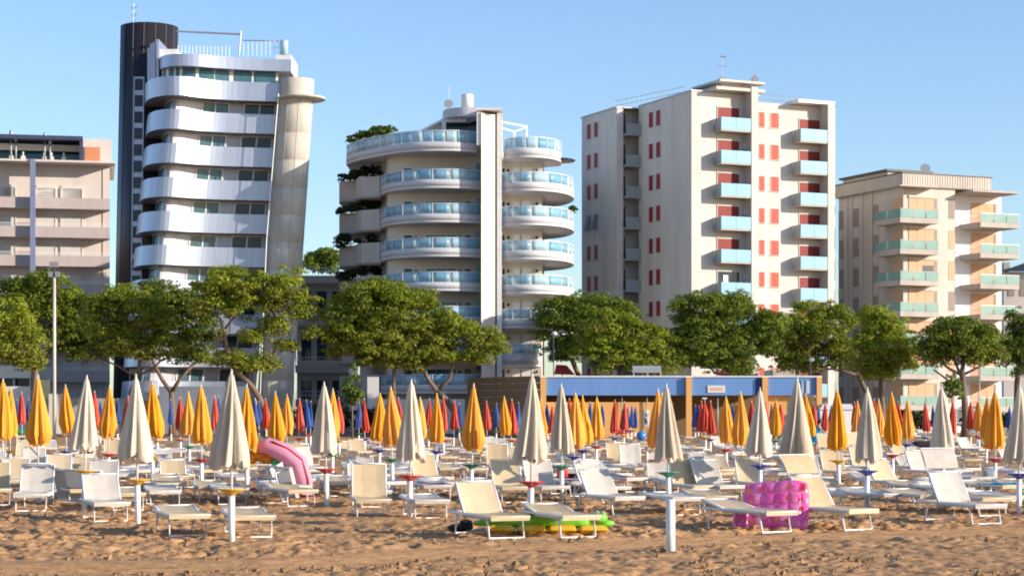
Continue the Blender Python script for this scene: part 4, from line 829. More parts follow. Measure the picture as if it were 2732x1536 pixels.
# plank wing wall at left
wing = MB(); xa, ya, xb, yb2 = WX(1246, 163), 163.0, k(1442), YK + .1
n = 9
for j in range(n):
    z0 = .0 + j * (WZ(1004, 158)) / n; z1 = z0 + WZ(1004, 158) / n - .03
    m = MB(); m.hexa([(xa, ya, z0), (xb, yb2, z0), (xb + .1, yb2 + .15, z0), (xa + .1, ya + .15, z0)], [(xa, ya, z1), (xb, yb2, z1), (xb + .1, yb2 + .15, z1), (xa + .1, ya + .15, z1)]); m.build('plank', M['brown_w'], B)
m = MB(); m.box(k(1888), k(1934), YK - .06, YK - .01, WZ(1047, YK), WZ(1028, YK)); s_ = m.build('sign', M['sign'], B)
m = MB(); rs = random.Random(3)
for row, py in enumerate((1034, 1039)):
    x = 1894
    while x < 1928: w = rs.choice((2, 3, 4)); m.box(k(x), k(x + w), YK - .075, YK - .062, WZ(py + 2, YK), WZ(py, YK)); x += w + 1.2
m.build('lettering', M['inkr'], s_)
for a in (2136, 2148):
    m = MB(); m.box(k(a - 6 + 8), k(a + 10 + (5 if a > 2140 else -6)), YK - .06, YK - .01, WZ(1051, YK), WZ(1014, YK)); s_ = m.build('sign', M['glass_p'], B)
    m = MB()
    for j in range(5): m.box(k(a + 4), k(a + 8 + (4 if a > 2140 else 0)), YK - .075, YK - .062, WZ(1021 + j * 6.5, YK), WZ(1018 + j * 6.5, YK))
    m.build('lettering', M['white'], s_)
m = MB(); m.box(k(1717), k(1734), YK + .40, YK + .44, WZ(1140, YK), WZ(1093, YK)); s_ = m.build('poster', M['white'], B)
m = MB(); m.box(k(1724), k(1730), YK + .37, YK + .385, WZ(1110, YK), WZ(1102, YK)); m.box(k(1722), k(1729), YK + .37, YK + .385, WZ(1130, YK), WZ(1120, YK)); m.box(k(1720), k(1724), YK + .37, YK + .385, WZ(1120, YK), WZ(1114, YK)); m.build('lettering', M['inkb'], s_)
m = MB(); m.box(k(1874), k(1886), YK - .1, YK + .3, WZ(1064, YK), WZ(1060, YK)); m.build('ceiling_lamp', M['white'], B)
m = MB(); m.box(k(1694), k(1772), YK + 3, YK + 3.3, WZ(991, YK), WZ(973, YK)); m.box(k(1696), k(1770), YK + 2.96, YK + 3, WZ(984, YK), WZ(981, YK))
for a in (1697, 1735, 1770): m.tube([(k(a), YK + 3.1, zt + .1), (k(a), YK + 3.1, WZ(991, YK))], .04, 4)
m.build('roof_unit', M['grey'], B)
m = MB(); m.box(WX(2060, 172), WX(2138, 172), 172, 178, 0, WZ(985, 172)); m.box(WX(2062, 172), WX(2076, 172), 171.9, 172, WZ(1010, 172), WZ(988, 172)); rebase(tag(m.build('garden_wall_block', M['wall_b4']), 'pale wall block seen above the kiosk roof right of the umbrella shaped pine', 'wall'))
m = MB(); m.hexa([P(1478, 998, 168), P(1535, 1000, 168), P(1535, 1000, 171), P(1478, 998, 171)], [P(1484, 972, 169), P(1512, 974, 169), P(1512, 974, 170.5), P(1484, 972, 170.5)]); m.tube([(WX(1500, 169), 169, 0), (WX(1500, 169), 169, WZ(990, 169))], .06, 5)
rebase(tag(m.build('red_awning', M['awn']), 'red awning just above the left end of the blue fascia', 'awning'))
def lamp(px, top, base, Y, label, r=.05, cat='street lamp'):
    t = thing('street_lamp', label, cat, (WX(px, Y), Y, 0), 'street lamps')
    m = MB(); m.tube([(WX(px, Y), Y, 0), (WX(px, Y), Y, WZ(top + 8, Y))], r, 6); m.build('pole', M['grey'], t)
    m = MB(); m.ball(P(px + 2, top + 4, Y), .24, .24, .2, 8, 6); m.build('lamp_head', M['white'], t)
lamp(2163, 955, 1000, 160, 'white globe lamp rising above the right end of the kiosk')
lamp(1477, 886, 1000, 167, 'slender lamp post in front of the curved building right wing')
lamp(2613, 965, 1080, 168, 'grey lamp post behind the flat topped pine at the right')
# floodlight mast
t = thing('floodlight_mast', 'tall grey floodlight mast standing on the beach at the left', 'floodlight mast', (WX(145, 115), 115, 0))
m = MB(); m.tube([(WX(145, 115), 115, 0), (WX(145, 115), 115, WZ(740, 115))], [.11, .085], 10); m.build('pole', M['concrete'], t)
m = MB(); m.tube([P(145, 742, 115), P(145, 700, 115)], .05, 6); m.tube([P(137, 735, 115), P(153, 735, 115)], .05, 5); m.tube([P(139, 708, 115), P(151, 708, 115)], .05, 5); m.build('bracket', M['dark'], t)
for (px, py) in ((136, 732), (154, 732), (139, 706), (151, 706)):
    c0 = Vector(P(px, py, 115)); m = MB(); m.hexa([c0 + Vector((-.14, -.12, -.16)), c0 + Vector((.14, -.12, -.16)), c0 + Vector((.1, .12, -.1)), c0 + Vector((-.1, .12, -.1))], [c0 + Vector((-.14, -.16, .16)), c0 + Vector((.14, -.16, .16)), c0 + Vector((.1, .12, .12)), c0 + Vector((-.1, .12, .12))]); m.build('floodlight', M['grey'], t)
# tent, rails
t = thing('white_tent', 'white tent canopy behind parasols to the right of the kiosk', 'tent', (WX(2232, 150), 150, 0))
m = MB(); m.hexa([P(2186, 1092, 150), P(2280, 1092, 150), P(2280, 1092, 154), P(2186, 1092, 154)], [P(2196, 1077, 151), P(2272, 1077, 151), P(2272, 1077, 153), P(2196, 1077, 153)]); m.build('roof', M['white'], t)
m = MB(); m.box(WX(2188, 150), WX(2279, 150), 150.1, 153.9, 0, WZ(1093, 150)); m.build('side_wall', M['curtain'], t)
m = MB(); 
for hz in (1.0, .5): m.tube([(WX(2548, 162), 162, hz * 2.3), (WX(2652, 162), 162, hz * 2.3)], .05, 5)
for px in (2552, 2600, 2648): m.tube([(WX(px, 162), 162, 0), (WX(px, 162), 162, 2.35)], .05, 5)
rebase(tag(m.build('railing', M['white']), 'white tubular railing behind the parasols under the flat topped pine', 'railing'))
m = MB(); m.box(WX(1020, 171), WX(1240, 171), 171, 171.2, 0, WZ(1064, 171)); rebase(tag(m.build('boundary_wall', M['wwall_b5']), 'low white wall behind parasols at the foot of the curved building', 'wall'))
for px in (990,): m = MB(); m.box(WX(980, 170), WX(1010, 170), 170, 170.2, .1, WZ(1005, 170)); rebase(tag(m.build('screen_panel', M['wwall_b5']), 'grey white upright screen panel left of the low domed pine trunk', 'screen'))

# ------------------------------------------------------------------ parasols
def canopy_mesh(kind, seed):
    rs = np.random.default_rng(seed); Rm = {'cream': .252, 'yellow': .20, 'red': .155, 'blue': .15}[kind]; L = 1.47; nv, nu = 22, 64; V = []; Fc = []
    ph = rs.random() * 6.28; lean = (rs.random(2) - .5) * (.16 if kind != 'cream' else .07); folds = 8
    fa = 0.75 + .5 * rs.random(folds); amp = .28 if kind == 'cream' else .31; sw = (rs.random() - .5) * 2.2; wpk = .72 + .22 * rs.random(); wex = .65 + .35 * rs.random(); wcl = .05 + .3 * rs.random()
    for i in range(nv + 1):
        t = i / nv
        if kind == 'cream': r = Rm * (0.13 + 0.87 * t ** (.9 + .2 * (wpk - .8))) * min(1, .35 + t * 16) * (1 - (wcl - .1) * .35 * max(0, (t - .85) / .15))
        else: r = Rm * min(1, .35 + t * 16) * (0.13 + 0.92 * min(t / wpk, 1) ** wex) * (1 - wcl * max(0, (t - wpk) / (1 - wpk)) ** 1.5)
        for j in range(nu):
            a = 2 * math.pi * j / nu; fk = folds * a / (2 * math.pi); w = fk - math.floor(fk); fi = int(fk) % folds
            fold = (abs(2 * w - 1) ** 1.4 - .45) * 2 * fa[fi] + .45 * math.sin(24 * a + 3 * ph + 2 * t) * (t > .1)
            rr = r * (1 + amp * fold * min(1, t * 3) + .05 * math.sin(3 * a + ph)); aa = a + sw * t * .3
            z = -L * t
            if i == nv: z += .05 * math.sin(8 * a + ph) + .04 * math.sin(3 * a)
            V.append((rr * math.cos(aa) + lean[0] * t * t, rr * math.sin(aa) + lean[1] * t * t, z))
    for i in range(nv):
        for j in range(nu): k2 = (j + 1) % nu; Fc.append((i * nu + j, (i + 1) * nu + j, (i + 1) * nu + k2, i * nu + k2))
    Fc.append(tuple(range(nu)))
    me = bpy.data.meshes.new('canopy'); me.from_pydata(V, [], Fc); me.materials.append(M['can_' + kind]); me.polygons.foreach_set('use_smooth', [True] * len(Fc)); me.update(); return me
CAN = {k: [canopy_mesh(k, 10 * i + n) for n in range(7)] for i, k in enumerate(('cream', 'yellow', 'red', 'blue'))}
POLE = me_of(MB().tube([(0, 0, .5), (0, 0, 2.6)], .019, 8), 'pole', M['white'])
POST = me_of(MB().tube([(0, 0, -.25), (0, 0, .70)], .052, 12), 'base_post', M['white'])
FIN = me_of(MB().ball((0, 0, 0), .02, .02, .045, 8, 6), 'finial', M['concrete'])
TRAY = {}
for c in ('yellow', 'red', 'green', 'blue'):
    m = MB(); m.lathe((0, 0), [(.05, .69), (.07, .715), (.13, .748), (.225, .785), (.24, .80), (.21, .80), (.08, .775)], 24); m.sm = False
    TRAY[c] = me_of(m, 'tray', M['tr_' + c])
def link(name, me, parent, loc=(0, 0, 0), rz=0): o = bpy.data.objects.new(name, me); COL.objects.link(o); o.parent = parent; o.location = loc; o.rotation_euler = (0, 0, rz); return o
U = []
def add(kind, lst):
    for (x, t_, b_) in lst: U.append([kind, x, t_, b_])
add('cream', [(225, 1007, 1195), (368, 1005, 1222), (618, 994, 1243), (872, 1024, 1207), (1093, 1018, 1223), (1416, 1002, 1227), (1499, 1028, 1201), (1785, 1029, 1223), (2028, 1039, 1210), (2124, 1013, 1229), (2313, 1039, 1228), (2517, 1034, 1202), (2718, 1031, 1230)])
add('yellow', [(7, 1015, 1170), (26, 1036, 1160), (102, 1005, 1183), (178, 1029, 1155), (289, 1031, 1165), (407, 1022, 1165), (506, 1047, 1157), (538, 1029, 1180), (659, 1029, 1198), (739, 1047, 1175), (765, 1054, 1155), (887, 1040, 1172), (1012, 1052, 1173), (1047, 1035, 1186), (1119, 1061, 1164), (1165, 1052, 1177), (1256, 1028, 1197), (1344, 1059, 1157), (1440, 1064, 1166), (1530, 1050, 1192), (1557, 1057, 1179), (1591, 1061, 1170), (1750, 1040, 1192), (1765, 1050, 1180),
               (1938, 1060, 1179), (1982, 1047, 1187), (2070, 1068, 1158), (2151, 1052, 1158), (2238, 1042, 1197), (2287, 1070, 1166), (2349, 1065, 1161), (2382, 1050, 1187), (2419, 1065, 1168), (2631, 1057, 1166), (2612, 1070, 1150), (2655, 1044, 1194)])
add('red', [(60, 1047, 1129), (118, 1060, 1140), (250, 1045, 1139), (338, 1057, 1137), (421, 1050, 1140), (482, 1061, 1148), (550, 1061, 1135), (573, 1057, 1145), (710, 1064, 1142), (797, 1064, 1148), (905, 1062, 1153), (974, 1064, 1149), (1066, 1061, 1145), (1143, 1064, 1140), (1184, 1059, 1149), (1210, 1070, 1144), (1300, 1070, 1145), (1363, 1066, 1155), (1473, 1080, 1144), (1518, 1064, 1150), (1545, 1068, 1150), (1639, 1068, 1151), (1664, 1072, 1146),
            (1873, 1070, 1148), (1883, 1068, 1150), (1895, 1070, 1156), (2008, 1070, 1148), (2043, 1068, 1156), (2084, 1075, 1145), (2170, 1075, 1148), (2200, 1075, 1143), (2281, 1073, 1148), (2331, 1065, 1145), (2398, 1070, 1140), (2469, 1070, 1150), (2538, 1070, 1155), (2590, 1070, 1140), (2607, 1070, 1145)])
add('blue', [(44, 1066, 1128), (75, 1064, 1126), (267, 1068, 1135), (314, 1064, 1127), (457, 1066, 1129), (583, 1057, 1128), (680, 1064, 1135), (692, 1071, 1132), (816, 1068, 1140), (828, 1071, 1141), (957, 1072, 1140), (1027, 1075, 1138), (1225, 1076, 1136), (1324, 1076, 1138), (1381, 1074, 1138), (1462, 1076, 1138), (1573, 1072, 1134), (1606, 1079, 1133), (1674, 1083, 1140), (1684, 1079, 1138), (1694, 1083, 1138), (1855, 1080, 1134), (1863, 1083, 1136), (1956, 1078, 1134), (1966, 1078, 1134), (2057, 1075, 1132), (2186, 1086, 1137), (2217, 1080, 1136), (2490, 1080, 1132), (2693, 1083, 1137)])
TRC = {225: 'yellow', 368: 'yellow', 618: 'yellow', 872: 'red', 1093: 'red', 1416: 'red', 1499: 'green', 1785: 'green', 2028: 'blue', 2124: 'green', 2313: 'blue', 2718: 'blue', 2517: 'green', 7: 'yellow', 102: 'yellow', 289: 'red', 538: 'red', 1256: 'green', 1012: 'blue', 1165: 'blue', 1982: 'yellow', 2238: 'yellow', 2655: 'red', 2382: 'red', 1047: 'green', 739: 'blue', 1530: 'blue', 1750: 'red'}
def ordn(n): return '%d%s' % (n, 'th' if 10 <= n % 100 <= 20 else {1: 'st', 2: 'nd', 3: 'rd'}.get(n % 10, 'th'))
CN = {'cream': 'cream white', 'yellow': 'orange yellow', 'red': 'red', 'blue': 'blue'}
UM = []
for kind in ('cream', 'yellow', 'red', 'blue'):
    lst = sorted([u for u in U if u[0] == kind], key=lambda u: u[1])
    for i, (kk, px, tip, bot) in enumerate(lst):
        s = (bot - tip) / 1.47; s = max(39 if kind == 'blue' else 50, min(s, 172)); Y = F / s; X = WX(px, Y); zt = WZ(tip, Y)
        tc = TRC.get(px) or random.Random(px).choice(('blue', 'red', 'blue', 'green', 'red', 'yellow'))
        zg = float(sand_height(np.array([X]), np.array([Y]))[0]) * .5
        t = thing('beach_parasol', 'closed %s beach parasol with a %s tray, %s %s one from the left' % (CN[kind], tc, ordn(i + 1), CN[kind]), 'parasol', (X, Y, 0), 'closed beach parasols')
        t.rotation_euler = (R(random.uniform(-1, 1)), R(random.uniform(-1.6, 1.6)), random.uniform(0, 6.28))
        link('canopy', CAN[kind][(i * 3 + 1) % 7], t, (0, 0, zt)); link('pole', POLE, t, (0, 0, zt - 2.58)); link('base_post', POST, t); link('tray', TRAY[tc], t); link('finial', FIN, t, (0, 0, zt + .02))
        UM.append((X, Y, s, kind, i + 1))
# ------------------------------------------------------------------ loungers
def lounger_parts(ang, shade, fab):
    """meshes for a lounger: foot end at y=-0.95, head at y=+0.95, seat height .38"""
    h, w, hl = .345, .33, .95; yb = .22; out = {}
    m = MB(); m.tube([(-w, -hl, h), (-w, yb + .70, h)], .024, 6); m.tube([(w, -hl, h), (w, yb + .70, h)], .024, 6); m.tube([(-w, -hl, h), (w, -hl, h)], .024, 6); m.tube([(-w, yb, h), (w, yb, h)], .012, 6); m.tube([(-w, yb + .70, h), (w, yb + .70, h)], .024, 6); out['frame'] = me_of(m, 'frame', M['alu'])
    for nm, y0, y1 in (('front_leg', -.72, -.82), ('rear_leg', .62, .74)):
        m = MB(); m.tube([(-w + .03, y0, h), (-w + .03, y1, .0), (w - .03, y1, .0), (w - .03, y0, h)], .024, 6); out[nm] = me_of(m, nm, M['alu'])
    # seat fabric with hanging edge, slightly sagging
    m = MB(); m.sm = True; nx, ny = 8, 10; V = lambda i, j: (-w + 2 * w * i / nx, -hl + .02 + (yb + hl - .02) * j / ny, h + .02 - .03 * math.sin(math.pi * i / nx) * (0.4 + .6 * math.sin(math.pi * j / ny)))
    for j in range(ny):
        for i in range(nx): m.poly([V(i, j), V(i + 1, j), V(i + 1, j + 1), V(i, j + 1)])
    m.sm = False
    for s_ in (-1, 1): m.hexa([(s_ * (w + .022), -hl, h - .045), (s_ * (w + .026), -hl, h - .045), (s_ * (w + .026), yb, h - .045), (s_ * (w + .022), yb, h - .045)], [(s_ * (w + .002), -hl, h + .024), (s_ * (w + .008), -hl, h + .024), (s_ * (w + .008), yb, h + .024), (s_ * (w + .002), yb, h + .024)])
    m.hexa([(-w, -hl - .026, h - .06), (w, -hl - .026, h - .06), (w, -hl - .02, h - .06), (-w, -hl - .02, h - .06)], [(-w, -hl - .02, h + .024), (w, -hl - .02, h + .024), (w, -hl, h + .024), (-w, -hl, h + .024)])
    out['seat'] = me_of(m, 'seat', M[fab])
    L = .62; ca, sa = math.cos(R(ang)), math.sin(R(ang)); Q = lambda x, t, d=0: (x, yb + t * ca - d * sa, h + .01 + t * sa + d * ca)
    m = MB(); m.sm = True
    for j in range(6):
        for i in range(6):
            f = lambda i, j: Q(-w + .005 + (2 * w - .01) * i / 6, .02 + L * j / 6, .012 - .03 * math.sin(math.pi * i / 6))
            m.poly([f(i, j), f(i + 1, j), f(i + 1, j + 1), f(i, j + 1)])
    m.sm = False; m.hexa([Q(-w - .012, 0, -.03), Q(w + .012, 0, -.03), Q(w + .012, L + .02, -.03), Q(-w - .012, L + .02, -.03)], [Q(-w - .012, 0, -.01), Q(w + .012, 0, -.01), Q(w + .012, L + .02, -.01), Q(-w - .012, L + .02, -.01)])
    out['backrest'] = me_of(m, 'backrest', M[fab])
    m = MB()
    for s_ in (-1, 1): m.tube([Q(s_ * w, 0), Q(s_ * w, L + .04)], .019, 6)
    m.tube([Q(-w, L + .04), Q(w, L + .04)], .014, 6)
    if ang > 15:
        for s_ in (-1, 1): m.tube([Q(s_ * w, L * .55), (s_ * w, yb + .62, h)], .010, 5)
    out['backrest_frame'] = me_of(m, 'backrest_frame', M['alu'])
    if shade is not None:
        ca2, sa2 = math.cos(R(shade)), math.sin(R(shade)); base = Q(0, L + .06); S = lambda x, t, d=0: (x, base[1] + t * ca2 - d * sa2, base[2] + t * sa2 + d * ca2)
        m = MB(); m.sm = True
        for j in range(4):
            for i in range(6): f = lambda i, j: S(-w - .02 + (2 * w + .04) * i / 6, .05 + .4 * j / 4, .03 * math.sin(math.pi * j / 4)); m.poly([f(i, j), f(i + 1, j), f(i + 1, j + 1), f(i, j + 1)])
        m.sm = False; m.hexa([S(-w - .02, .05, -.02), S(w + .02, .05, -.02), S(w + .02, .45, -.02), S(-w - .02, .45, -.02)], [S(-w - .02, .05, -.005), S(w + .02, .05, -.005), S(w + .02, .45, -.005), S(-w - .02, .45, -.005)])
        out['sunshade'] = me_of(m, 'sunshade', M[fab]); m = MB()
        for s_ in (-1, 1): m.tube([S(s_ * (w + .01), -.05), S(s_ * (w + .01), .47)], .011, 5)
        m.tube([S(-w - .01, .47), S(w + .01, .47)], .011, 5); out['sunshade_frame'] = me_of(m, 'sunshade_frame', M['alu'])
    return out
LV = {}
def LK(ang, shade, fab):
    k_ = (ang, shade, fab)
    if k_ not in LV: LV[k_] = lounger_parts(*k_)
    return LV[k_]
LPOS = []
FN = {'cream_fab': 'cream', 'white_fab': 'white', 'tan_fab': 'tan'}
def place_lounger(X, Y, rz, ang, shade, fab, label, sc=1.0, group='sun loungers on the beach'):
    s = F / Y; me = LK(ang, shade, fab); t = thing('sun_lounger', label, 'lounger', (X, Y, 0), group); t.rotation_euler = (0, 0, R(rz)); t.scale = (sc, sc, sc)
    order = ['seat', 'backrest', 'frame', 'front_leg', 'rear_leg', 'backrest_frame', 'sunshade', 'sunshade_frame']
    if s < 55: order = ['seat', 'backrest', 'front_leg', 'rear_leg']
    for n_ in order:
        if n_ in me: link(n_, me[n_], t)
    LPOS.append((X, Y)); return t
def near_lounger(px, py, ang, shade, fab, rz, label, sc=1.0):
    """px,py: centre of the foot of the front legs in the photograph"""
    s = (py - HY) / 2; Y = F / s; X = WX(px, Y); d = .82 * sc
    return place_lounger(X - math.sin(R(rz)) * d, Y + math.cos(R(rz)) * d, rz, ang, shade, fab, label, sc)
NL = [(296, 1390, 46, None, 'white_fab', 20, 'white lounger with raised back and bare slats between the first and second cream parasols'),
      (502, 1429, 6, None, 'cream_fab', 18, 'flat cream lounger left of the foremost cream parasol'),
      (675, 1433, 4, None, 'cream_fab', 14, 'flat cream lounger right of the foremost cream parasol post'),
      (804, 1350, 8, None, 'cream_fab', 24, 'flat lounger in front of the pink inflatable slide'),
      (995, 1380, 78, None, 'cream_fab', 8, 'lounger with upright plain cream back between the two red trays'),
      (1150, 1382, 3, None, 'white_fab', 12, 'flat white lounger right of the fifth cream parasol'),
      (1352, 1435, 50, None, 'cream_fab', 22, 'lounger with raised beige back over the left half of the lime inflatable'),
      (1543, 1433, 10, None, 'cream_fab', 20, 'flat cream lounger over the right half of the lime inflatable'),
      (1672, 1372, 48, None, 'white_fab', 24, 'white lounger with raised back left of the lone white post'),
      (1830, 1374, 3, None, 'white_fab', 16, 'flat white lounger right behind the lone white post'),
      (2072, 1419, 12, None, 'tan_fab', 30, 'flat lounger in front of the magenta inflatable mattress'),
      (2290, 1413, 52, 50, 'cream_fab', 30, 'cream lounger with raised back and sunshade behind the magenta mattress'),
      (2632, 1397, 56, 62, 'white_fab', 20, 'white lounger with raised back and separate sunshade near the right edge'),
      (2360, 1362, 5, None, 'white_fab', 14, 'flat white lounger behind the eleventh cream parasol post'),
      (2438, 1324, 52, None, 'cream_fab', 28, 'cream lounger with raised back right of the eleventh cream parasol'),
      (1375, 1340, 60, None, 'cream_fab', 10, 'lounger with raised cream back just left of the sixth cream parasol'),
      (1478, 1338, 58, None, 'white_fab', 16, 'white lounger with raised back just right of the sixth cream parasol'),
      (1880, 1336, 60, None, 'cream_fab', 18, 'cream lounger with raised back left of the ninth cream parasol, left of a pair'),
      (1948, 1336, 56, None, 'white_fab', 20, 'pale lounger with raised back left of the ninth cream parasol, right of a pair'),
      (1778, 1312, 80, None, 'white_fab', 4, 'lounger with wide upright white back behind the eighth cream parasol pole'),
      (1700, 1268, 72, None, 'white_fab', 8, 'lounger with upright white back left of the eighth cream parasol canopy'),
      (1332, 1270, 80, None, 'cream_fab', 4, 'lounger with upright cream back left of the sixth cream parasol canopy'),
      (150, 1300, 50, None, 'cream_fab', 10, 'cream lounger behind the overturned lounger at the left'),
      (30, 1318, 50, None, 'cream_fab', 10, 'cream lounger cut off by the left edge beside the overturned one'),
      (55, 1245, 62, None, 'cream_fab', 6, 'cream backed lounger between the two big orange yellow parasols at left'),
      (800, 1258, 60, None, 'cream_fab', 8, 'cream backed lounger left of the fourth cream parasol canopy'),
      (2262, 1290, 62, 66, 'cream_fab', 12, 'cream lounger with sunshade behind the eleventh cream parasol canopy'),
      (2350, 1276, 66, 60, 'cream_fab', 22, 'tall cream lounger back right beside the eleventh cream parasol canopy'),
      (440, 1352, 4, None, 'white_fab', 14, 'flat white lounger between the second and third cream parasols'),
      (470, 1305, 35, None, 'cream_fab', 14, 'low cream lounger behind the gap between second and third cream parasols'),
      (1010, 1300, 5, None, 'white_fab', 16, 'flat white lounger behind the fifth cream parasol canopy'),
      (1190, 1325, 4, None, 'white_fab', 15, 'flat white lounger left of the big orange parasol with green tray'),
      (2555, 1345, 3, None, 'white_fab', 15, 'flat white lounger behind the white lounger with sunshade'),
      (2700, 1370, 3, None, 'white_fab', 15, 'flat white lounger behind the last cream parasol at the right edge'),
      (2210, 1345, 4, None, 'white_fab', 14, 'flat white lounger left behind the eleventh cream parasol'),
      (1570, 1300, 10, None, 'white_fab', 18, 'flat white lounger above the dark bags'),
      (620, 1345, 4, None, 'white_fab', 15, 'flat white lounger behind the foremost cream parasol pole'),
      (560, 1275, 40, None, 'cream_fab', 12, 'low cream lounger left of the foremost cream parasol canopy')]
for a in NL: near_lounger(*a)
def free(X, Y, r): return all((X - a) ** 2 + ((Y - b) * .55) ** 2 > r * r for a, b in LPOS)
rr = random.Random(5)
ups = [(5, None)] * 6 + [(8, None), (30, None), (48, None), (58, None)]
for (X, Y, s, kind, n_) in sorted(UM, key=lambda u: u[1]):
    for side, sn in ((-1, 'left'), (1, 'right')):
        x = X + side * rr.uniform(.75, 1.0); yy = Y - rr.uniform(-.3, .7)
        if yy < 38 or len(LPOS) > 240 or not free(x, yy, .72): continue
        an, sh_ = rr.choice(ups); fab = rr.choice(('cream_fab', 'white_fab'))
        st_ = 'flat' if an < 20 else 'raised back'
        place_lounger(x, yy, rr.uniform(6, 28), an, sh_, fab, '%s lounger%s %s of the %s %s parasol from the left' % (FN[fab], ', flat,' if an < 20 else ', back up,', sn, ordn(n_), CN[kind]))
used = set()
def where(x, yy, head):
    for (X, Y, s, kind, n_) in sorted(UM, key=lambda u: (u[0] - x) ** 2 + (u[1] - yy) ** 2):
        dx, dy = x - X, yy - Y
        rel = ('left of' if dx < 0 else 'right of') if abs(dx) > abs(dy) * .6 else ('behind' if dy > 0 else 'in front of')
        lab = '%s, %s the %s %s parasol from the left' % (head, rel, ordn(n_), CN[kind])
        if lab not in used: used.add(lab); return lab
for row in range(60):
    if len(LPOS) >= 294: break
    s = rr.choice((112, 104, 98, 92, 88, 82, 78, 73, 68, 62, 57)); Y = F / s
    for k_ in range(14):
        if len(LPOS) >= 294: break
        x = WX(rr.uniform(-30, 2760), Y); yy = Y + rr.uniform(-1, 1)
        if free(x, yy, .85):
            an, sh_ = rr.choice(ups); fab = rr.choice(('cream_fab', 'white_fab'))
            place_lounger(x, yy, rr.uniform(4, 30), an, sh_, fab, where(x, yy, '%s lounger %s' % (FN[fab], 'lying flat' if an < 20 else 'with back up')))
# towels and pads left on loungers
def pad(x, yy, rz, colm, what, label, half=False):
    m = MB(); m.sm = True; h0 = .372; y0, y1 = (-.85, .15) if not half else (-.3, .2); nx_, ny_ = 6, 8
    f = lambda i, j: (-.27 + .54 * i / nx_ + .01 * math.sin(j * 1.7), y0 + (y1 - y0) * j / ny_, h0 + .012 + .010 * math.sin(i * 2.1 + j) - .02 * math.sin(math.pi * i / nx_))
    for j in range(ny_):
        for i in range(nx_): m.poly([f(i, j), f(i + 1, j), f(i + 1, j + 1), f(i, j + 1)])
    m.sm = False; m.box(-.27, .27, y0, y1, h0 - .01, h0 - .004); o = m.build(what, M[colm], None, (0, 0, 0)); o.location = (x, yy, 0); o.rotation_euler = (0, 0, R(rz)); tag(o, label, what, 'towels and pads left on loungers')
flat = [o_ for o_ in bpy.data.objects if o_.name.startswith('sun_lounger') and o_.parent is None]
rr.shuffle(flat); cnt = 0
for o_ in flat:
    if cnt >= 44: break
    c_ = rr.choice(('peach', 'peach', 'tr_red', 'ballb', 'pinkl', 'tr_green', 'yvinyl', 'curtain', 'black', 'cyan')); cn = {'peach': 'peach', 'tr_red': 'red', 'ballb': 'blue', 'pinkl': 'pink', 'tr_green': 'green', 'yvinyl': 'yellow', 'curtain': 'white', 'black': 'black', 'cyan': 'turquoise'}[c_]
    L_ = o_['label']
    if ' flat' not in L_ or o_.location.y < 40: continue
    base = L_.split('flat')[1].strip(' ,')
    pad(o_.location.x, o_.location.y, math.degrees(o_.rotation_euler.z), c_, 'towel', '%s towel on lounger %s' % (cn, base), rr.random() < .3); cnt += 1
# overturned loungers
def posed_lounger(mat4, ang, fab, label):
    me = LK(ang, None, fab); t = thing('overturned_lounger', label, 'lounger', (0, 0, 0)); t.matrix_world = mat4
    for n_ in ('seat', 'backrest', 'frame', 'front_leg', 'rear_leg', 'backrest_frame'): link(n_, me[n_], t)
    return t
s = 124; Y = F / s
posed_lounger(Matrix.Translation((WX(165, Y), Y, .36)) @ Matrix.Rotation(R(54), 4, 'Z') @ Matrix.Rotation(R(78), 4, 'Y'), 14, 'white_fab', 'lounger tipped on its side showing its shaded grey underside at left')
s = 119; Y = F / s
posed_lounger(Matrix.Translation((WX(712, Y), Y + .1, .37)) @ Matrix.Rotation(R(24), 4, 'Z') @ Matrix.Rotation(R(76), 4, 'Y'), 30, 'white_fab', 'lounger tipped on its side beside the pink inflatable slide')

# lone white post
m = MB(); s = 187.0; Y = F / s; m.tube([(WX(1789, Y), Y, -.2), (WX(1789, Y), Y, .765)], .066, 16); rebase(tag(m.build('socket_post', M['white']), 'lone white parasol socket post standing in front without a parasol', 'post'))

# ------------------------------------------------------------------ inflatables and bags
def pillow(m, c, ax, ay, az, hx, hy, hz, nx=10, ny=10, ex=4):
    """puffed cushion: c centre, ax, ay, az unit axes, half sizes"""
    c, ax, ay, az = map(Vector, (c, ax, ay, az)); m.sm = True
    for sgn in (1, -1):
        f = lambda i, j: c + ax * (hx * (2 * i / nx - 1)) + ay * (hy * (2 * j / ny - 1)) + az * (sgn * hz * (max(0, 1 - abs(2 * i / nx - 1) ** ex) * max(0, 1 - abs(2 * j / ny - 1) ** ex)) ** .5)
        for j in range(ny):
            for i in range(nx):
                q_ = [f(i, j), f(i + 1, j), f(i + 1, j + 1), f(i, j + 1)]; m.poly(q_ if sgn > 0 else q_[::-1])
    m.sm = False
s = 155; Y = F / s
t = thing('inflatable_mattress', 'magenta inflatable mattress with violet flower print leaning upright', 'inflatable mattress', (WX(2085, Y), Y + .6, 0))
ax = Vector((math.cos(R(-6)), math.sin(R(-6)), 0)); up = Vector((.06, .35, .93)).normalized(); nrm = ax.cross(up).normalized()
cc_ = Vector((WX(2078, Y), Y + .35, .38))
if nrm.y > 0: nrm = -nrm
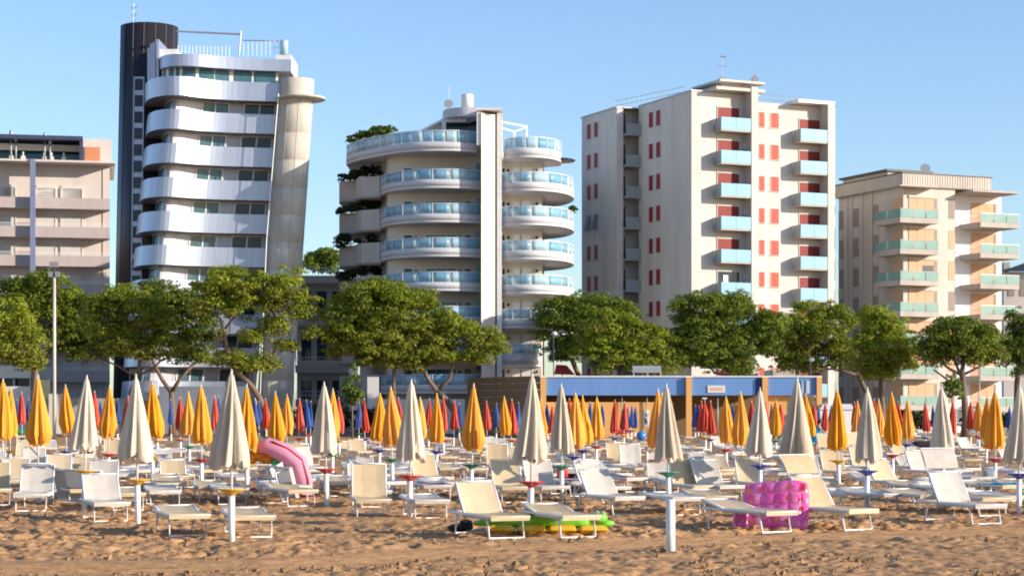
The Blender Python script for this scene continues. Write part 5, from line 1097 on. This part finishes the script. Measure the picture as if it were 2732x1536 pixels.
def quilt(hx, hy, hz, c, shift, nx=48, ny=40):
    m = MB(); m.sm = True
    def f(i, j, sg):
        u, v = 2 * i / nx - 1, 2 * j / ny - 1; env = (max(0, 1 - abs(u) ** 5) * max(0, 1 - abs(v) ** 5)) ** .5
        q = env * (.62 + .38 * abs(math.sin(2.5 * math.pi * u + shift) * math.sin(2 * math.pi * v)) ** .6)
        sc = .07 * max(0, v) * abs(math.sin(math.pi * u)) - .05 * abs(v) * u * u
        return c + ax * (hx * u * (1 - .06 * v * v)) + up * (hy * (v + sc)) + nrm * (sg * hz * q + .06 * math.sin(2.2 * u + shift))
    for sg in (1, -1):
        for j in range(ny):
            for i in range(nx):
                q_ = [f(i, j, sg), f(i + 1, j, sg), f(i + 1, j + 1, sg), f(i, j + 1, sg)]; m.poly(q_)
    return m
quilt(.57, .43, .10, cc_, .4).build('air_chamber', M['pink'], t)
quilt(.22, .27, .09, cc_ - ax * .52 - up * .24 - nrm * .12, 1.3, 20, 20).build('pillow_end', M['pink2'], t)
for col_n in ('violet', 'redv', 'ovinyl'):
    m = MB(); rs = random.Random(len(col_n) * 7 + 1)
    for _ in range(9):
        u_, v_ = -.44 + .22 * rs.randrange(5) + rs.uniform(-.04, .04), -.28 + .19 * rs.randrange(4) + rs.uniform(-.04, .04); c0 = cc_ + ax * u_ + up * v_ + nrm * (.085 + .06 * math.sin(2.2 * u_ / .57 + .4))
        for p_ in range(6): a = 2 * math.pi * p_ / 6; e = ax * math.cos(a) + up * math.sin(a); f_ = ax * -math.sin(a) + up * math.cos(a); m.poly([c0, c0 + e * .03 + f_ * .014, c0 + e * .055, c0 + e * .03 - f_ * .014])
    m.build('flower_print', M[col_n], t)
s = 162; Y = F / s
t = thing('lime_inflatable', 'lime green inflatable crocodile lying under the two foremost middle loungers', 'inflatable', (WX(1440, Y), Y, 0))
x0, x1 = WX(1262, Y), WX(1600, Y)
m = MB(); m.tube([(x0, Y + .45, .15), (x0 + .3, Y + .42, .19), (x0 + 1.0, Y + .4, .20), (x1 - .35, Y + .4, .20), (x1 - .1, Y + .4, .20)], [.03, .09, .12, .125, .10], 12); m.build('body', M['lime'], t)
m = MB(); m.ball((x1 + .0, Y + .38, .25), .15, .14, .11); m.ball((x1 + .12, Y + .36, .16), .15, .13, .06); m.build('head', M['lime'], t)
for dx in (-.03, .07): m = MB(); m.ball((x1 + dx, Y + .30, .34), .032, .03, .03, 8, 6); e = m.build('eye', M['white'], t); m = MB(); m.ball((x1 + dx + .01, Y + .272, .343), .014, .01, .014, 8, 6); m.build('pupil', M['black'], e)
for k_ in range(5): m = MB(); m.ball((x0 + .5 + k_ * .3, Y + .31, .24), .13, .05, .05, 8, 6); m.build('back_scale', M['bvinyl'] if k_ % 2 else M['lime'], t)
t = thing('yellow_mattress', 'yellow inflatable mattress on the sand under the lime crocodile', 'inflatable mattress', (WX(1450, Y), Y, 0))
for k_ in range(4): m = MB(); L4 = (x1 - x0) / 4.1; pillow(m, (x0 + .2 + L4 * (k_ + .5), Y + .2, .07), (1, 0, 0), (0, 1, 0), (0, 0, 1), L4 / 2, .3, .075, 8, 6); m.build('air_chamber', M['yvinyl'], t)
m = MB(); m.ball((WX(1225, Y), Y + .9, .06), .22, .15, .07); m.ball((WX(1240, Y), Y + .9, .12), .12, .1, .08); rebase(tag(m.build('black_bag', M['black']), 'crumpled black cloth on the sand left of the lime crocodile', 'cloth'))
# pink slide inflatable group
s = 116; Y = F / s
t = thing('inflatable_slide', 'pink curved inflatable with a crimson edge strip leaning behind a lounger', 'inflatable', (WX(760, Y), Y + .7, 0))
path = [P(685, 1192, Y + .7), P(715, 1188, Y + .7), P(760, 1208, Y + .7), P(795, 1235, Y + .7), P(812, 1285, Y + .7), P(815, 1318, Y + .7), (WX(800, Y), Y + .7, .05)]
m = MB(); m.tube(path, [.12, .2, .23, .23, .2, .19, .16], 12); m.build('body', M['pinkl'], t)
m = MB(); m.tube([(p[0] + .10, p[1] - .17, p[2] + .10) for p in path[1:6]], [.03] * 5, 6); m.build('edge_strip', M['redv'], t)
m = MB(); m.ball(P(760, 1262, Y + .8), .22, .15, .33); m.ball(P(740, 1235, Y + .8), .15, .1, .15); rebase(tag(m.build('green_inflatable', M['gvinyl']), 'green inflatable piece tucked under the pink slide', 'inflatable'))
m = MB(); m.ball(P(690, 1212, Y + 1), .25, .2, .16); m.ball(P(715, 1222, Y + 1), .22, .18, .14); m.ball(P(668, 1222, Y + .9), .14, .12, .18); rebase(tag(m.build('orange_inflatable', M['ovinyl']), 'orange inflatable lump left under the pink slide', 'inflatable'))
# dark bags in the middle
s = 108; Y = F / s
t = thing('bag_pile', 'dark bags piled under a lounger right of the green tray', 'bags', (WX(1540, Y), Y, 0))
m = MB(); pillow(m, (WX(1520, Y), Y, .25), (1, 0, 0), (0, 0, 1), (0, -1, 0), .32, .25, .12); m.build('bag', M['black'], t)
m = MB(); pillow(m, (WX(1562, Y), Y - .05, .42), (1, 0, 0), (0, 0, 1), (0, -1, 0), .2, .25, .14); m.build('bag', M['navy_f'], t)
m = MB(); pillow(m, (WX(1583, Y), Y - .2, .5), (1, 0, 0), (0, 0, 1), (0, -1, 0), .12, .2, .1); m.build('bag', M['ballb'], t)
m = MB(); pillow(m, (WX(1500, Y), Y - .1, .55), (1, 0, 0), (0, 0, 1), (0, -1, 0), .14, .16, .1); m.build('bag', M['redv'], t)
s = 104; Y = F / s
t = thing('bag_pile', 'dark grey and brown bags behind the white lounger near the right edge', 'bags', (WX(2640, Y), Y, 0))
m = MB(); pillow(m, (WX(2640, Y), Y, .35), (1, 0, 0), (0, 0, 1), (0, -1, 0), .17, .2, .13); m.build('bag', M['grey_rail'], t)
m = MB(); pillow(m, (WX(2655, Y), Y, .17), (1, 0, 0), (0, 0, 1), (0, -1, 0), .26, .17, .14); m.build('bag', M['shade_w'], t)
for (px, py, mm, nm, lab) in ((2480, 1190, 'black', 'dark_towel', 'black and white patterned towel over a far lounger at right'), (1690, 1152, 'pinkl', 'pink_airbed', 'pink airbed lying on far loungers before the kiosk wall'), (1655, 1155, 'redv', 'red_airbed', 'red airbed lying left of the pink one before the kiosk'), (50, 1155, 'gvinyl', 'green_airbed', 'green airbed at the far left behind the first orange parasols'), (2612, 1155, 'sapl' if 0 else 'bvinyl', 'pale_airbed', 'pale blue airbed on far loungers at right')):
    Y = 72.0; z0 = .46; Yq = (z0 - CZ) * F / (HY - py); Yq = -abs(Yq) if False else (CZ - z0) * F / (py - HY)
    m = MB(); pillow(m, (WX(px, Yq), Yq, z0 + .1), (1, 0, 0), (0, 1, .15), (0, 0, 1), .75, .5, .12); rebase(tag(m.build(nm, M[mm]), lab, 'airbed'))
Yq = 128.0; m = MB(); m.ball(P(1711, 1162, Yq), .32, .32, .32, 16, 10); rebase(tag(m.build('beach_ball', M['ballb']), 'blue beach ball beside the pink airbed before the kiosk', 'beach ball'))

# ------------------------------------------------------------------ person in turquoise
Y = 99.0; px0 = 2178; Xp = WX(px0, Y)
t = thing('person', 'person in a turquoise dress bending forward among the loungers right of a cream parasol', 'person', (Xp, Y, 0))
def skin_body(name, joints, edges, m_, parent, sub=1):
    me = bpy.data.meshes.new(name); me.from_pydata([Vector(j[0]) for j in joints], edges, []); me.update(); o = bpy.data.objects.new(name, me); COL.objects.link(o); o.parent = parent
    md = o.modifiers.new('skin', 'SKIN'); md.use_smooth_shade = True
    if not me.skin_vertices: me.skin_vertices.new() if hasattr(me.skin_vertices, 'new') else None
    if not me.skin_vertices:
        bpy.context.view_layer.objects.active = o
    for i, j in enumerate(joints):
        if me.skin_vertices: me.skin_vertices[0].data[i].radius = (j[1], j[1] * (j[2] if len(j) > 2 else 1))
    if me.skin_vertices: me.skin_vertices[0].data[0].use_root = True
    ss_ = o.modifiers.new('sub', 'SUBSURF'); ss_.levels = sub; ss_.render_levels = sub; me.materials.append(m_); return o
J = [((0, 0, .86), .13), ((.02, 0, 1.02), .12), ((.08, 0, 1.22), .13), ((.13, 0, 1.34), .07), ((.16, 0, 1.42), .055), ((.2, 0, 1.5), .10), ((.21, 0, 1.56), .085),
     ((.1, .15, 1.28), .055), ((.24, .2, 1.08), .042), ((.42, .14, .95), .032), ((.49, .12, .92), .035), ((.1, -.15, 1.28), .055), ((.26, -.2, 1.08), .042), ((.45, -.16, .98), .032), ((.52, -.14, .95), .035),
     ((-.02, .09, .8), .095), ((.02, .1, .46), .06), ((-.04, .1, .09), .04), ((.09, .11, .03), .035), ((-.02, -.09, .8), .095), ((.0, -.1, .46), .06), ((-.06, -.1, .09), .04), ((.07, -.11, .03), .035)]
E = [(0, 1), (1, 2), (2, 3), (3, 4), (4, 5), (5, 6), (2, 7), (7, 8), (8, 9), (9, 10), (2, 11), (11, 12), (12, 13), (13, 14), (0, 15), (15, 16), (16, 17), (17, 18), (0, 19), (19, 20), (20, 21), (21, 22)]
skin_body('body', J, E, M['skin'], t)
m = MB(); m.sm = True
pr = [((.1, 1.32), .13), ((.06, 1.2), .2), ((.03, 1.02), .19), ((0, .85), .24), ((-.01, .62), .29), ((-.01, .48), .31)]
rings = [m.pts([(Xp + c_[0] + r_ * math.cos(a_), Y + r_ * .9 * math.sin(a_), c_[1]) for a_ in [2 * math.pi * k_ / 14 for k_ in range(14)]]) for c_, r_ in pr]
for a, b in zip(rings, rings[1:]):
    for k_ in range(14): j_ = (k_ + 1) % 14; m.face((a + k_, b + k_, b + j_, a + j_))
m.build('dress', M['cyan'], t)
m = MB(); m.ball((Xp + .185, Y, 1.56), .115, .12, .12); m.ball((Xp + .09, Y, 1.5), .06, .07, .1, 8, 6); m.build('hair', M['hair'], t)
